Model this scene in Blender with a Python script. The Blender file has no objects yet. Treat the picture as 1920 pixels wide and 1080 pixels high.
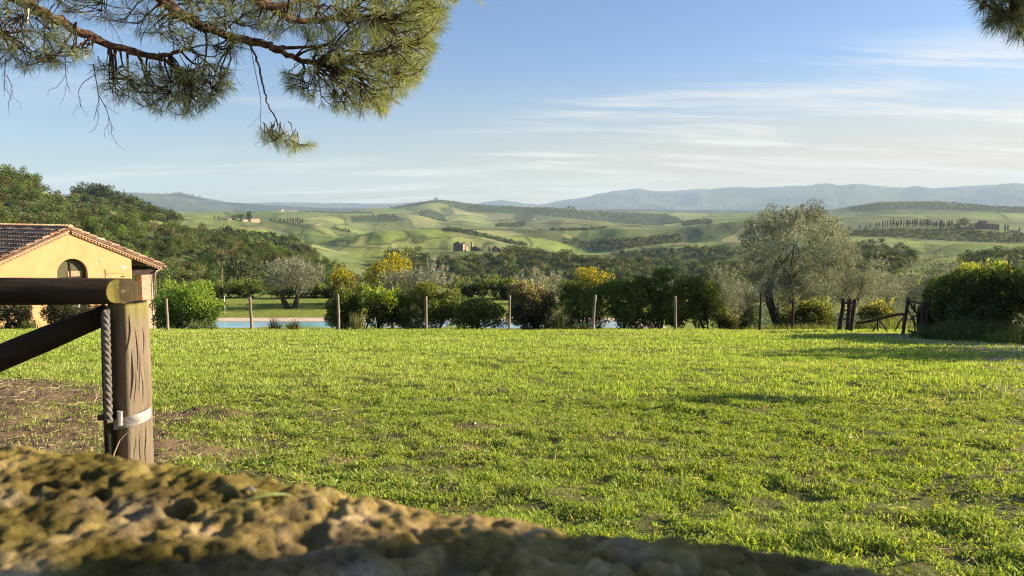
import bpy, bmesh, math, random
import numpy as np
from mathutils import Vector, Matrix

random.seed(7)
RNG = np.random.default_rng(11)
SC = bpy.context.scene
COL = SC.collection
rad = math.radians

# ------------------------------------------------------------------ camera
FPX, CX, CY = 1450.0, 960.0, 540.0          # focal length and centre, in pixels of the 1920x1080 frame
PITCH = math.atan(140.0 / FPX)
cam = bpy.data.cameras.new('camera')
cam.sensor_width = 36.0
cam.lens = FPX / 1920.0 * 36.0
cam.clip_start = 0.02
cam.clip_end = 60000.0
cam.dof.use_dof = True
cam.dof.focus_distance = 20.0
cam.dof.aperture_fstop = 10.0
cam_o = bpy.data.objects.new('camera', cam)
cam_o.location = (0, 0, 0)
cam_o.rotation_euler = (rad(90) - PITCH, 0, 0)
COL.objects.link(cam_o)
SC.camera = cam_o

# ------------------------------------------------------------------ light
SUN_AZ, SUN_EL = 80.0, 19.0                   # azimuth clockwise from +Y, elevation
SUN_STRENGTH, SKY_STRENGTH = 5.0, 0.055
HAZE = 6.0e-5
sv = Vector((math.sin(rad(SUN_AZ)) * math.cos(rad(SUN_EL)), math.cos(rad(SUN_AZ)) * math.cos(rad(SUN_EL)), math.sin(rad(SUN_EL))))
sl = bpy.data.lights.new('sun', 'SUN')
sl.energy = SUN_STRENGTH
sl.angle = rad(0.5)
sl.color = (1.0, 0.83, 0.60)
sun_o = bpy.data.objects.new('sun', sl)
sun_o.rotation_euler = sv.to_track_quat('Z', 'Y').to_euler()
COL.objects.link(sun_o)

world = bpy.data.worlds.new('World')
SC.world = world
world.use_nodes = True
wn, wl = world.node_tree.nodes, world.node_tree.links
wn.clear()
w_out = wn.new('ShaderNodeOutputWorld')
w_bg = wn.new('ShaderNodeBackground')
w_bg.inputs['Strength'].default_value = SKY_STRENGTH
sky = wn.new('ShaderNodeTexSky')
sky.sky_type = 'NISHITA'
sky.sun_disc = False
sky.sun_elevation = rad(SUN_EL)
sky.sun_rotation = rad(SUN_AZ)
sky.altitude = 300
sky.air_density = 1.0
sky.dust_density = 1.2
sky.ozone_density = 1.6
tc = wn.new('ShaderNodeTexCoord')
sep = wn.new('ShaderNodeSeparateXYZ')
wl.new(tc.outputs['Generated'], sep.inputs[0])
def wmath(op, a, b=None, clamp=False):
    n = wn.new('ShaderNodeMath'); n.operation = op; n.use_clamp = clamp
    for i, v in enumerate((a, b)):
        if v is None: continue
        if isinstance(v, (int, float)): n.inputs[i].default_value = v
        else: wl.new(v, n.inputs[i])
    return n.outputs[0]
# high thin cirrus: noise on a flat layer far above (direction / height)
zz = wmath('MAXIMUM', sep.outputs[2], 0.015)
zc = wmath('ADD', zz, 0.10)
dx = wmath('DIVIDE', sep.outputs[0], zc)
dy = wmath('DIVIDE', sep.outputs[1], zc)
cmb = wn.new('ShaderNodeCombineXYZ')
wl.new(dx, cmb.inputs[0]); wl.new(dy, cmb.inputs[1])
mp = wn.new('ShaderNodeMapping')
mp.inputs['Rotation'].default_value = (0, 0, rad(-14))
mp.inputs['Scale'].default_value = (0.36, 1.45, 1)
mp.inputs['Location'].default_value = (3.1, 1.7, 0)
wl.new(cmb.outputs[0], mp.inputs[0])
nz = wn.new('ShaderNodeTexNoise')
nz.inputs['Scale'].default_value = 1.0
nz.inputs['Detail'].default_value = 9
nz.inputs['Roughness'].default_value = 0.62
nz.inputs['Distortion'].default_value = 0.7
wl.new(mp.outputs[0], nz.inputs['Vector'])
mp2 = wn.new('ShaderNodeMapping')
mp2.inputs['Scale'].default_value = (0.22, 0.30, 1)
mp2.inputs['Location'].default_value = (0.35, 4.2, 0)
wl.new(cmb.outputs[0], mp2.inputs[0])
nz2 = wn.new('ShaderNodeTexNoise')
nz2.inputs['Scale'].default_value = 1.0
nz2.inputs['Detail'].default_value = 3
wl.new(mp2.outputs[0], nz2.inputs['Vector'])
def wramp(src, p0, p1, c0=0.0, c1=1.0):
    r = wn.new('ShaderNodeMapRange'); r.interpolation_type = 'SMOOTHSTEP'
    wl.new(src, r.inputs[0])
    r.inputs[1].default_value = p0; r.inputs[2].default_value = p1
    r.inputs[3].default_value = c0; r.inputs[4].default_value = c1
    return r.outputs[0]
c_fine = wramp(nz.outputs[0], 0.455, 0.64)
c_mask = wramp(nz2.outputs[0], 0.38, 0.50)
side = wramp(sep.outputs[0], -0.5, 0.5, 0.6, 1.0)      # more cloud towards the sun
cl = wmath('MULTIPLY', wmath('MULTIPLY', c_fine, c_mask), side)
band = wramp(sep.outputs[2], 0.215, 0.145)                # they lie low in the sky
cl = wmath('MULTIPLY', cl, band)
cl = wmath('MULTIPLY', cl, 0.85, True)
hz = wramp(sep.outputs[2], 0.20, -0.02)                 # milky band of far cirrostratus near the horizon
hz = wmath('MULTIPLY', hz, wramp(sep.outputs[0], -0.6, 0.6, 0.10, 1.0))
tint = wn.new('ShaderNodeMixRGB'); tint.blend_type = 'MULTIPLY'; tint.inputs[0].default_value = 1.0
tint.inputs[2].default_value = (0.62, 0.78, 1.04, 1)
wl.new(sky.outputs[0], tint.inputs[1])
veil = wn.new('ShaderNodeMixRGB')
veil.inputs[2].default_value = (6.0, 4.25, 1.8, 1)
wl.new(hz, veil.inputs[0]); wl.new(tint.outputs[0], veil.inputs[1])
cmix = wn.new('ShaderNodeMixRGB')
cmix.inputs[2].default_value = (6.6, 6.1, 5.4, 1)
wl.new(cl, cmix.inputs[0]); wl.new(veil.outputs[0], cmix.inputs[1])
wl.new(cmix.outputs[0], w_bg.inputs['Color'])
wl.new(w_bg.outputs[0], w_out.inputs['Surface'])

SC.view_settings.view_transform = 'Standard'
SC.view_settings.look = 'None'
SC.view_settings.gamma = 1.0
SC.view_settings.use_curve_mapping = False
SC.view_settings.exposure = 1.6
SC.render.engine = 'CYCLES'
SC.cycles.use_denoising = True
SC.cycles.denoising_prefilter = 'NONE'
SC.cycles.filter_width = 1.15
SC.cycles.max_bounces = 7
SC.cycles.diffuse_bounces = 3
SC.cycles.transmission_bounces = 5
SC.cycles.transparent_max_bounces = 6
SC.cycles.volume_bounces = 0

# ------------------------------------------------------------------ helpers
def tag(o, label=None, cat=None, group=None, kind=None):
    if label: o['label'] = label
    if cat: o['category'] = cat
    if group: o['group'] = group
    if kind: o['kind'] = kind
    return o

def link(name, me, mat=None, parent=None, loc=None):
    o = bpy.data.objects.new(name, me)
    COL.objects.link(o)
    if mat is not None and me is not None:
        for m in (mat if isinstance(mat, (list, tuple)) else [mat]):
            me.materials.append(m)
    if parent is not None: o.parent = parent
    if loc is not None: o.location = loc
    return o

def empty(name, loc=(0, 0, 0), rz=0.0):
    o = bpy.data.objects.new(name, None)
    COL.objects.link(o)
    o.empty_display_size = 0.1
    o.location = loc
    o.rotation_euler = (0, 0, rz)
    return o

def np_mesh(name, V, F, col=None, smooth=False, uv=None):
    """V (n,3); F (m,4) or (m,3) array, or a list of such arrays; col (n,3) vertex colours."""
    V = np.asarray(V, dtype=np.float32)
    Fs = F if isinstance(F, list) else [F]
    Fs = [np.asarray(f, dtype=np.int32) for f in Fs if len(f)]
    me = bpy.data.meshes.new(name)
    me.vertices.add(len(V))
    me.vertices.foreach_set('co', V.ravel())
    nl = sum(f.size for f in Fs); nf = sum(len(f) for f in Fs)
    me.loops.add(nl)
    me.polygons.add(nf)
    me.loops.foreach_set('vertex_index', np.concatenate([f.ravel() for f in Fs]))
    st, a = [], 0
    for f in Fs:
        k = f.shape[1]
        st.append(a + k * np.arange(len(f), dtype=np.int32)); a += f.size
    me.polygons.foreach_set('loop_start', np.concatenate(st).astype(np.int32))
    me.polygons.foreach_set('use_smooth', np.full(nf, bool(smooth)))
    me.update(calc_edges=True)
    if col is not None:
        at = me.color_attributes.new('Col', 'FLOAT_COLOR', 'POINT')
        c4 = np.ones((len(V), 4), dtype=np.float32); c4[:, :3] = col
        at.data.foreach_set('color', c4.ravel())
    return me

class MB:
    """collects vertices, quads and triangles (and colours) for one mesh"""
    def __init__(s): s.V, s.Q, s.T, s.C, s.n = [], [], [], [], 0
    def add(s, V, F, col=None):
        V = np.asarray(V, float).reshape(-1, 3); F = np.asarray(F, int)
        if len(F):
            (s.Q if F.shape[1] == 4 else s.T).append(F + s.n)
        s.V.append(V)
        c = np.ones((len(V), 3)) if col is None else np.broadcast_to(np.asarray(col, float), (len(V), 3))
        s.C.append(c); s.n += len(V)
        return s
    def tris(s, F):
        s.T.append(np.asarray(F, int)); return s
    def box(s, x0, x1, y0, y1, z0, z1, col=None, M=None):
        V = np.array([[x, y, z] for x in (x0, x1) for y in (y0, y1) for z in (z0, z1)], float)
        if M is not None: V = V @ np.array(M.to_3x3()).T + np.array(M.translation)
        return s.add(V, [[0, 1, 3, 2], [4, 6, 7, 5], [0, 4, 5, 1], [2, 3, 7, 6], [0, 2, 6, 4], [1, 5, 7, 3]], col)
    def tube(s, P, R, n=6, col=None, cap=True, jit=0.0):
        P = np.asarray(P, float); k = len(P)
        R = np.broadcast_to(np.asarray(R, float), (k,))
        Tn = np.gradient(P, axis=0); Tn /= np.linalg.norm(Tn, axis=1)[:, None] + 1e-9
        ref = np.array([0, 0, 1.0]) if abs(Tn[:, 2]).mean() < 0.85 else np.array([1.0, 0, 0])
        A = np.cross(Tn, ref); A /= np.linalg.norm(A, axis=1)[:, None] + 1e-9
        B = np.cross(Tn, A)
        th = np.linspace(0, 2 * np.pi, n, endpoint=False)
        rr = R[:, None] * (1 + (jit * RNG.standard_normal((k, n)) if jit else 0))
        V = P[:, None, :] + rr[:, :, None] * (np.cos(th)[None, :, None] * A[:, None, :] + np.sin(th)[None, :, None] * B[:, None, :])
        i = np.arange(k - 1)[:, None] * n; j = np.arange(n)[None, :]; j2 = (j + 1) % n
        F = np.stack([i + j, i + j2, i + n + j2, i + n + j], -1).reshape(-1, 4)
        base = s.n
        s.add(V.reshape(-1, 3), F, col)
        if cap:
            c0 = s.n
            s.add(np.array([P[0], P[-1]]), np.zeros((0, 4), int), col)
            t = [[c0, base + (q + 1) % n, base + q] for q in range(n)] + [[c0 + 1, base + (k - 1) * n + q, base + (k - 1) * n + (q + 1) % n] for q in range(n)]
            s.T.append(np.array(t))
        return s
    def mesh(s, name, smooth=False):
        F = []
        if s.Q: F.append(np.concatenate(s.Q))
        if s.T: F.append(np.concatenate(s.T))
        return np_mesh(name, np.concatenate(s.V), F, np.concatenate(s.C), smooth)
    def build(s, name, mat, parent=None, smooth=False):
        return link(name, s.mesh(name, smooth), mat, parent)

def unit(a): return a / (np.linalg.norm(a, axis=-1, keepdims=True) + 1e-9)

# ---- value noise
def _h(ix, iy, seed):
    n = (ix.astype(np.int64) * 374761393 + iy.astype(np.int64) * 668265263 + seed * 974711) & 0x7fffffff
    n = ((n ^ (n >> 13)) * 1274126177) & 0x7fffffff
    return ((n ^ (n >> 16)) & 0xffff) / 65535.0
def vnoise(x, y, seed=0):
    x = np.asarray(x, float); y = np.asarray(y, float)
    ix, iy = np.floor(x), np.floor(y); fx, fy = x - ix, y - iy
    fx = fx * fx * fx * (fx * (fx * 6 - 15) + 10); fy = fy * fy * fy * (fy * (fy * 6 - 15) + 10)
    ix = ix.astype(np.int64); iy = iy.astype(np.int64)
    a, b = _h(ix, iy, seed), _h(ix + 1, iy, seed); c, d = _h(ix, iy + 1, seed), _h(ix + 1, iy + 1, seed)
    return (a * (1 - fx) + b * fx) * (1 - fy) + (c * (1 - fx) + d * fx) * fy
def fbm(x, y, seed=0, oct=4, gain=0.5):
    s, a, t = 0, 1.0, 0
    for o in range(oct):
        s = s + a * vnoise(x * 2 ** o + 17.3 * o, y * 2 ** o - 9.1 * o, seed + o); t += a; a *= gain
    return s / t * 2 - 1
def sstep(a, b, x):
    t = np.clip((np.asarray(x, float) - a) / (b - a), 0, 1); return t * t * (3 - 2 * t)

# ---- frame geometry: a pixel of the 1920x1080 photograph at a given depth (metres along +Y)
def tanv(v):
    return np.tan(np.arctan((CY - np.asarray(v, float)) / FPX) - PITCH)
def at(u, v, depth):
    t = tanv(v)
    cyv = (CY - v) / FPX
    zc_ = depth / (math.cos(PITCH) + cyv * math.sin(PITCH))
    return np.array([(u - CX) / FPX * zc_, depth, depth * t])
def xat(u, depth): return (u - CX) / FPX * depth / 1.0046

def in_poly(u, v, poly):
    u = np.asarray(u); v = np.asarray(v); r = np.zeros(u.shape, bool)
    n = len(poly)
    for i in range(n):
        x0, y0 = poly[i]; x1, y1 = poly[(i + 1) % n]
        if y0 == y1: continue
        c = ((y0 > v) != (y1 > v)) & (u < (x1 - x0) * (v - y0) / (y1 - y0) + x0)
        r ^= c
    return r
# ------------------------------------------------------------------ materials
def new_mat(name):
    m = bpy.data.materials.new(name); m.use_nodes = True
    nt = m.node_tree; nt.nodes.clear()
    return m, nt.nodes, nt.links
def nmath(nodes, links, op, a, b=None, clamp=False):
    n = nodes.new('ShaderNodeMath'); n.operation = op; n.use_clamp = clamp
    for i, v in enumerate((a, b)):
        if v is None: continue
        if isinstance(v, (int, float)): n.inputs[i].default_value = v
        else: links.new(v, n.inputs[i])
    return n.outputs[0]
def ramp(nodes, links, src, stops):
    r = nodes.new('ShaderNodeValToRGB')
    el = r.color_ramp.elements
    while len(el) < len(stops): el.new(0.5)
    for e, (p, c) in zip(el, stops):
        e.position = p; e.color = (*c, 1)
    links.new(src, r.inputs[0])
    return r.outputs[0]
def noise(nodes, links, scale, detail=5, rough=0.55, vec=None, dist=0.0):
    n = nodes.new('ShaderNodeTexNoise')
    n.inputs['Scale'].default_value = scale; n.inputs['Detail'].default_value = detail
    n.inputs['Roughness'].default_value = rough; n.inputs['Distortion'].default_value = dist
    if vec is not None: links.new(vec, n.inputs['Vector'])
    return n.outputs[0]
def coords(nodes, links, scale=(1, 1, 1), kind='Object'):
    t = nodes.new('ShaderNodeTexCoord'); m = nodes.new('ShaderNodeMapping')
    m.inputs['Scale'].default_value = scale
    links.new(t.outputs[kind], m.inputs[0])
    return m.outputs[0]

def leaf_mat(name, base=(1, 1, 1), trans=0.35, tcol=(1.15, 1.1, 0.55), gloss=0.06, rough=0.45, back=None, vary=0.0):
    """leaf surface: vertex colour x base, part of the light passing through"""
    m, N, L = new_mat(name)
    out = N.new('ShaderNodeOutputMaterial')
    at_ = N.new('ShaderNodeAttribute'); at_.attribute_name = 'Col'
    mx = N.new('ShaderNodeMixRGB'); mx.blend_type = 'MULTIPLY'; mx.inputs[0].default_value = 1
    mx.inputs[2].default_value = (*base, 1)
    L.new(at_.outputs['Color'], mx.inputs[1])
    c = mx.outputs[0]
    if vary:
        oi = N.new('ShaderNodeObjectInfo')
        hs = N.new('ShaderNodeHueSaturation')
        L.new(c, hs.inputs['Color'])
        L.new(nmath(N, L, 'ADD', nmath(N, L, 'MULTIPLY', oi.outputs['Random'], vary), 1 - vary / 2), hs.inputs['Value'])
        L.new(nmath(N, L, 'ADD', nmath(N, L, 'MULTIPLY', oi.outputs['Random'], 0.06), 0.47), hs.inputs['Hue'])
        c = hs.outputs[0]
    if back is not None:
        g = N.new('ShaderNodeNewGeometry'); b = N.new('ShaderNodeMixRGB')
        b.inputs[2].default_value = (*back, 1)
        L.new(nmath(N, L, 'MULTIPLY', g.outputs['Backfacing'], 0.75), b.inputs[0]); L.new(c, b.inputs[1])
        c = b.outputs[0]
    d = N.new('ShaderNodeBsdfDiffuse'); t = N.new('ShaderNodeBsdfTranslucent')
    tm = N.new('ShaderNodeMixRGB'); tm.blend_type = 'MULTIPLY'; tm.inputs[0].default_value = 1
    tm.inputs[2].default_value = (*tcol, 1)
    L.new(c, d.inputs['Color']); L.new(c, tm.inputs[1]); L.new(tm.outputs[0], t.inputs['Color'])
    ms = N.new('ShaderNodeMixShader'); ms.inputs[0].default_value = trans
    L.new(d.outputs[0], ms.inputs[1]); L.new(t.outputs[0], ms.inputs[2])
    s = ms.outputs[0]
    if gloss:
        gl = N.new('ShaderNodeBsdfGlossy'); gl.inputs['Roughness'].default_value = rough
        gl.inputs['Color'].default_value = (1, 1, 1, 1)
        m2 = N.new('ShaderNodeMixShader'); m2.inputs[0].default_value = gloss
        L.new(s, m2.inputs[1]); L.new(gl.outputs[0], m2.inputs[2]); s = m2.outputs[0]
    L.new(s, out.inputs['Surface'])
    return m

def surf_mat(name, stops, scale=8.0, vec_scale=(1, 1, 1), detail=6, rough=0.9, bump=0.3, bump_scale=None, use_col=False, spec=0.2, dist=0.0, bump_dist=0.02):
    """rough surface coloured by stretched noise"""
    m, N, L = new_mat(name)
    out = N.new('ShaderNodeOutputMaterial'); p = N.new('ShaderNodeBsdfPrincipled')
    v = coords(N, L, vec_scale)
    n1 = noise(N, L, scale, detail, 0.6, v, dist)
    c = ramp(N, L, n1, stops)
    if use_col:
        at_ = N.new('ShaderNodeAttribute'); at_.attribute_name = 'Col'
        mx = N.new('ShaderNodeMixRGB'); mx.blend_type = 'MULTIPLY'; mx.inputs[0].default_value = 1
        L.new(c, mx.inputs[1]); L.new(at_.outputs['Color'], mx.inputs[2]); c = mx.outputs[0]
    L.new(c, p.inputs['Base Color'])
    p.inputs['Roughness'].default_value = rough
    p.inputs['Specular IOR Level'].default_value = spec
    if bump:
        n2 = noise(N, L, bump_scale or scale * 3, 6, 0.65, v)
        b = N.new('ShaderNodeBump'); b.inputs['Strength'].default_value = bump
        b.inputs['Distance'].default_value = bump_dist
        L.new(n2, b.inputs['Height']); L.new(b.outputs[0], p.inputs['Normal'])
    L.new(p.outputs[0], out.inputs['Surface'])
    return m

M = {}
M['grass'] = leaf_mat('grass_blades', trans=0.45, tcol=(1.18, 1.2, 0.5), gloss=0.015, rough=.6)
M['bush'] = leaf_mat('bush_leaves', trans=0.48, tcol=(1.3, 1.25, 0.5), gloss=0.02, rough=0.55)
M['olive'] = leaf_mat('olive_leaves', trans=0.32, tcol=(1.1, 1.1, 0.7), gloss=0.02, rough=0.55, back=(0.24, 0.25, 0.19))
M['wood_leaf'] = leaf_mat('woodland_leaves', trans=0.36, tcol=(1.2, 1.1, 0.5), gloss=0.0)
M['wood_leaf_one'] = leaf_mat('woodland_tree_leaves', trans=0.36, tcol=(1.2, 1.1, 0.5), gloss=0.0, vary=0.5)
M['needle'] = leaf_mat('pine_needles', trans=0.34, tcol=(1.2, 1.1, 0.5), gloss=0.03, rough=0.55)
M['flower'] = leaf_mat('broom_flowers', trans=0.35, tcol=(1.1, 1.0, 0.4), gloss=0.0)
M['straw'] = leaf_mat('dry_straw', trans=0.15, tcol=(1, 1, 0.8), gloss=0.05)
M['bark'] = surf_mat('olive_bark', [(0.3, (0.025, 0.02, 0.016)), (0.6, (0.085, 0.068, 0.052)), (0.85, (0.15, 0.125, 0.10))], 9, (1, 1, 0.3), bump=0.8, bump_dist=0.05)
M['pine_bark'] = surf_mat('pine_bark', [(0.32, (0.03, 0.016, 0.011)), (0.5, (0.14, 0.075, 0.045)), (0.62, (0.30, 0.19, 0.12)), (0.8, (0.42, 0.33, 0.25))], 22, (1, 1, 1), bump=0.9, bump_dist=0.012, use_col=True)
M['log'] = surf_mat('weathered_log', [(0.25, (0.050, 0.042, 0.033)), (0.42, (0.135, 0.110, 0.082)), (0.58, (0.195, 0.162, 0.122)), (0.78, (0.30, 0.26, 0.20))], 11, (1, 1, 0.10), bump=1.0, bump_scale=46, use_col=True, bump_dist=0.006)
M['rail_log'] = surf_mat('weathered_rail', [(0.25, (0.05, 0.038, 0.027)), (0.45, (0.15, 0.115, 0.08)), (0.6, (0.21, 0.165, 0.115)), (0.78, (0.31, 0.255, 0.18))], 11, (0.1, 1, 1), bump=1.0, bump_scale=46, use_col=True, bump_dist=0.006)
M['post'] = surf_mat('fence_post_wood', [(0.3, (0.14, 0.10, 0.07)), (0.55, (0.28, 0.22, 0.16)), (0.8, (0.40, 0.33, 0.25))], 14, (1, 1, 0.1), bump=0.6, use_col=True)
M['dark_wood'] = surf_mat('dark_timber', [(0.3, (0.02, 0.014, 0.01)), (0.7, (0.075, 0.05, 0.035))], 10, (1, 1, 0.2), bump=0.5, use_col=True)
M['iron'] = surf_mat('dark_iron', [(0.3, (0.02, 0.02, 0.02)), (0.7, (0.06, 0.055, 0.05))], 20, rough=0.6, bump=0.1)
M['plaster'] = surf_mat('yellow_plaster', [(0.28, (0.42, 0.265, 0.125)), (0.5, (0.49, 0.305, 0.142)), (0.8, (0.54, 0.36, 0.19))], 1.1, bump=0.15, bump_scale=40, bump_dist=0.01, rough=0.95)
M['white'] = surf_mat('white_paint', [(0.3, (0.7, 0.68, 0.64)), (0.7, (0.82, 0.8, 0.76))], 10, bump=0.05, rough=0.6)
M['tile'] = surf_mat('terracotta_tiles', [(0.25, (0.13, 0.08, 0.05)), (0.45, (0.27, 0.165, 0.105)), (0.62, (0.34, 0.26, 0.19)), (0.85, (0.45, 0.39, 0.31))], 3.2, bump=0.4, bump_scale=30, use_col=True, bump_dist=0.01)
M['cornice'] = surf_mat('brick_cornice', [(0.3, (0.30, 0.19, 0.12)), (0.7, (0.46, 0.32, 0.22))], 8, bump=0.2, use_col=True)
M['stone_ruin'] = surf_mat('ruin_masonry', [(0.25, (0.14, 0.115, 0.09)), (0.55, (0.27, 0.215, 0.155)), (0.8, (0.40, 0.325, 0.24))], 0.9, bump=0.5, bump_scale=3, use_col=True, bump_dist=0.2)
M['villa_wall'] = surf_mat('villa_render', [(0.3, (0.44, 0.34, 0.26)), (0.7, (0.54, 0.43, 0.33))], 0.3, bump=0, use_col=True)
M['villa_roof'] = surf_mat('villa_roof_tiles', [(0.3, (0.17, 0.105, 0.075)), (0.7, (0.26, 0.17, 0.125))], 0.8, bump=0)
M['dark_void'] = surf_mat('dark_opening', [(0.3, (0.012, 0.011, 0.010)), (0.7, (0.03, 0.026, 0.022))], 1.0, bump=0)
M['paving'] = surf_mat('pool_paving', [(0.3, (0.50, 0.40, 0.30)), (0.7, (0.62, 0.51, 0.40))], 1.4, bump=0.1)
M['basin'] = surf_mat('pool_lining', [(0.3, (0.33, 0.55, 0.60)), (0.7, (0.45, 0.66, 0.70))], 0.6, bump=0)
M['green_tube'] = surf_mat('mossy_tube', [(0.3, (0.015, 0.018, 0.010)), (0.7, (0.05, 0.05, 0.028))], 20, bump=0.2)

def brick_mat():
    m, N, L = new_mat('brickwork')
    out = N.new('ShaderNodeOutputMaterial'); p = N.new('ShaderNodeBsdfPrincipled')
    b = N.new('ShaderNodeTexBrick')
    t = N.new('ShaderNodeTexCoord')
    # bricks run round the pillar: use (x+y, z)
    s = N.new('ShaderNodeSeparateXYZ'); c = N.new('ShaderNodeCombineXYZ')
    L.new(t.outputs['Object'], s.inputs[0])
    L.new(nmath(N, L, 'ADD', s.outputs[0], s.outputs[1]), c.inputs[0]); L.new(s.outputs[2], c.inputs[1])
    L.new(c.outputs[0], b.inputs['Vector'])
    b.inputs['Color1'].default_value = (0.34, 0.17, 0.10, 1); b.inputs['Color2'].default_value = (0.46, 0.27, 0.17, 1)
    b.inputs['Mortar'].default_value = (0.50, 0.42, 0.32, 1)
    b.inputs['Scale'].default_value = 1.0
    b.inputs['Brick Width'].default_value = 0.24; b.inputs['Row Height'].default_value = 0.07; b.inputs['Mortar Size'].default_value = 0.008
    L.new(b.outputs['Color'], p.inputs['Base Color']); p.inputs['Roughness'].default_value = 0.95
    L.new(p.outputs[0], out.inputs['Surface'])
    return m
M['brick'] = brick_mat()

def glass_mat():
    m, N, L = new_mat('window_glass')
    out = N.new('ShaderNodeOutputMaterial'); p = N.new('ShaderNodeBsdfPrincipled')
    p.inputs['Base Color'].default_value = (0.10, 0.095, 0.06, 1); p.inputs['Roughness'].default_value = 0.08
    p.inputs['Specular IOR Level'].default_value = 0.6
    L.new(p.outputs[0], out.inputs['Surface'])
    return m
M['glass'] = glass_mat()

def water_mat():
    m, N, L = new_mat('pool_water')
    out = N.new('ShaderNodeOutputMaterial'); p = N.new('ShaderNodeBsdfPrincipled')
    v = coords(N, L, (1, 1, 1))
    wc = ramp(N, L, noise(N, L, 0.16, 2, 0.5, v), [(0.40, (0.34, 0.42, 0.47)), (0.60, (0.15, 0.36, 0.32))])  # pale blue carries the reflected sky within the water colour
    L.new(wc, p.inputs['Base Color'])
    p.inputs['Roughness'].default_value = 0.06; p.inputs['IOR'].default_value = 1.33
    n = noise(N, L, 3.5, 4, 0.55, v)
    b = N.new('ShaderNodeBump'); b.inputs['Strength'].default_value = 0.25; b.inputs['Distance'].default_value = 0.03
    L.new(n, b.inputs['Height']); L.new(b.outputs[0], p.inputs['Normal'])
    L.new(p.outputs[0], out.inputs['Surface'])
    return m
M['water'] = water_mat()

def metal_mat():
    m, N, L = new_mat('galvanised_strap')
    out = N.new('ShaderNodeOutputMaterial'); p = N.new('ShaderNodeBsdfPrincipled')
    v = coords(N, L, (1, 1, 3))
    c = ramp(N, L, noise(N, L, 30, 5, 0.6, v), [(0.3, (0.17, 0.15, 0.13)), (0.5, (0.36, 0.35, 0.33)), (0.7, (0.50, 0.49, 0.48))])
    L.new(c, p.inputs['Base Color']); p.inputs['Metallic'].default_value = 0.35; p.inputs['Roughness'].default_value = 0.65
    L.new(p.outputs[0], out.inputs['Surface'])
    return m
M['strap'] = metal_mat()

def ground_mat(name, scale=2.0, fine=30.0, bump=0.5, bd=0.05, rough=1.0, var=0.35):
    """earth or field: vertex colour broken up by noise"""
    m, N, L = new_mat(name)
    out = N.new('ShaderNodeOutputMaterial'); p = N.new('ShaderNodeBsdfPrincipled')
    at_ = N.new('ShaderNodeAttribute'); at_.attribute_name = 'Col'
    v = coords(N, L)
    n1 = noise(N, L, scale, 5, 0.6, v); n2 = noise(N, L, fine, 5, 0.65, v)
    f = nmath(N, L, 'ADD', nmath(N, L, 'MULTIPLY', n1, var), nmath(N, L, 'MULTIPLY', n2, var * 1.6))
    f = nmath(N, L, 'ADD', f, 1 - var * 1.3)
    mx = N.new('ShaderNodeMixRGB'); mx.blend_type = 'MULTIPLY'; mx.inputs[0].default_value = 1
    L.new(at_.outputs['Color'], mx.inputs[1]); L.new(f, mx.inputs[2])
    L.new(mx.outputs[0], p.inputs['Base Color'])
    p.inputs['Roughness'].default_value = rough; p.inputs['Specular IOR Level'].default_value = 0.05
    b = N.new('ShaderNodeBump'); b.inputs['Strength'].default_value = bump; b.inputs['Distance'].default_value = bd
    L.new(n2, b.inputs['Height']); L.new(b.outputs[0], p.inputs['Normal'])
    L.new(p.outputs[0], out.inputs['Surface'])
    return m
M['lawn'] = ground_mat('lawn_earth', 1.2, 14.0, 0.8, 0.03)
M['hills'] = ground_mat('field_land', 0.012, 0.12, 0.25, 2.0, var=0.25)

def moss_stone_mat():
    m, N, L = new_mat('mossy_stone')
    out = N.new('ShaderNodeOutputMaterial'); p = N.new('ShaderNodeBsdfPrincipled')
    v = coords(N, L)
    at_ = N.new('ShaderNodeAttribute'); at_.attribute_name = 'Col'
    n1 = noise(N, L, 16, 6, 0.6, v); n2 = noise(N, L, 90, 6, 0.7, v)
    c1 = ramp(N, L, n1, [(0.28, (0.055, 0.046, 0.014)), (0.42, (0.165, 0.126, 0.034)), (0.54, (0.28, 0.205, 0.078)), (0.68, (0.42, 0.31, 0.19))])
    f = nmath(N, L, 'ADD', nmath(N, L, 'MULTIPLY', n2, 1.1), 0.45)
    mx = N.new('ShaderNodeMixRGB'); mx.blend_type = 'MULTIPLY'; mx.inputs[0].default_value = 1
    L.new(c1, mx.inputs[1]); L.new(f, mx.inputs[2])
    mx2 = N.new('ShaderNodeMixRGB'); mx2.blend_type = 'MULTIPLY'; mx2.inputs[0].default_value = 1
    L.new(mx.outputs[0], mx2.inputs[1]); L.new(at_.outputs['Color'], mx2.inputs[2])
    L.new(mx2.outputs[0], p.inputs['Base Color']); p.inputs['Roughness'].default_value = 1.0
    p.inputs['Specular IOR Level'].default_value = 0.05
    b = N.new('ShaderNodeBump'); b.inputs['Strength'].default_value = 0.8; b.inputs['Distance'].default_value = 0.005
    n3 = noise(N, L, 130, 6, 0.7, v)
    L.new(n3, b.inputs['Height']); L.new(b.outputs[0], p.inputs['Normal'])
    L.new(p.outputs[0], out.inputs['Surface'])
    return m
M['moss'] = moss_stone_mat()
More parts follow.
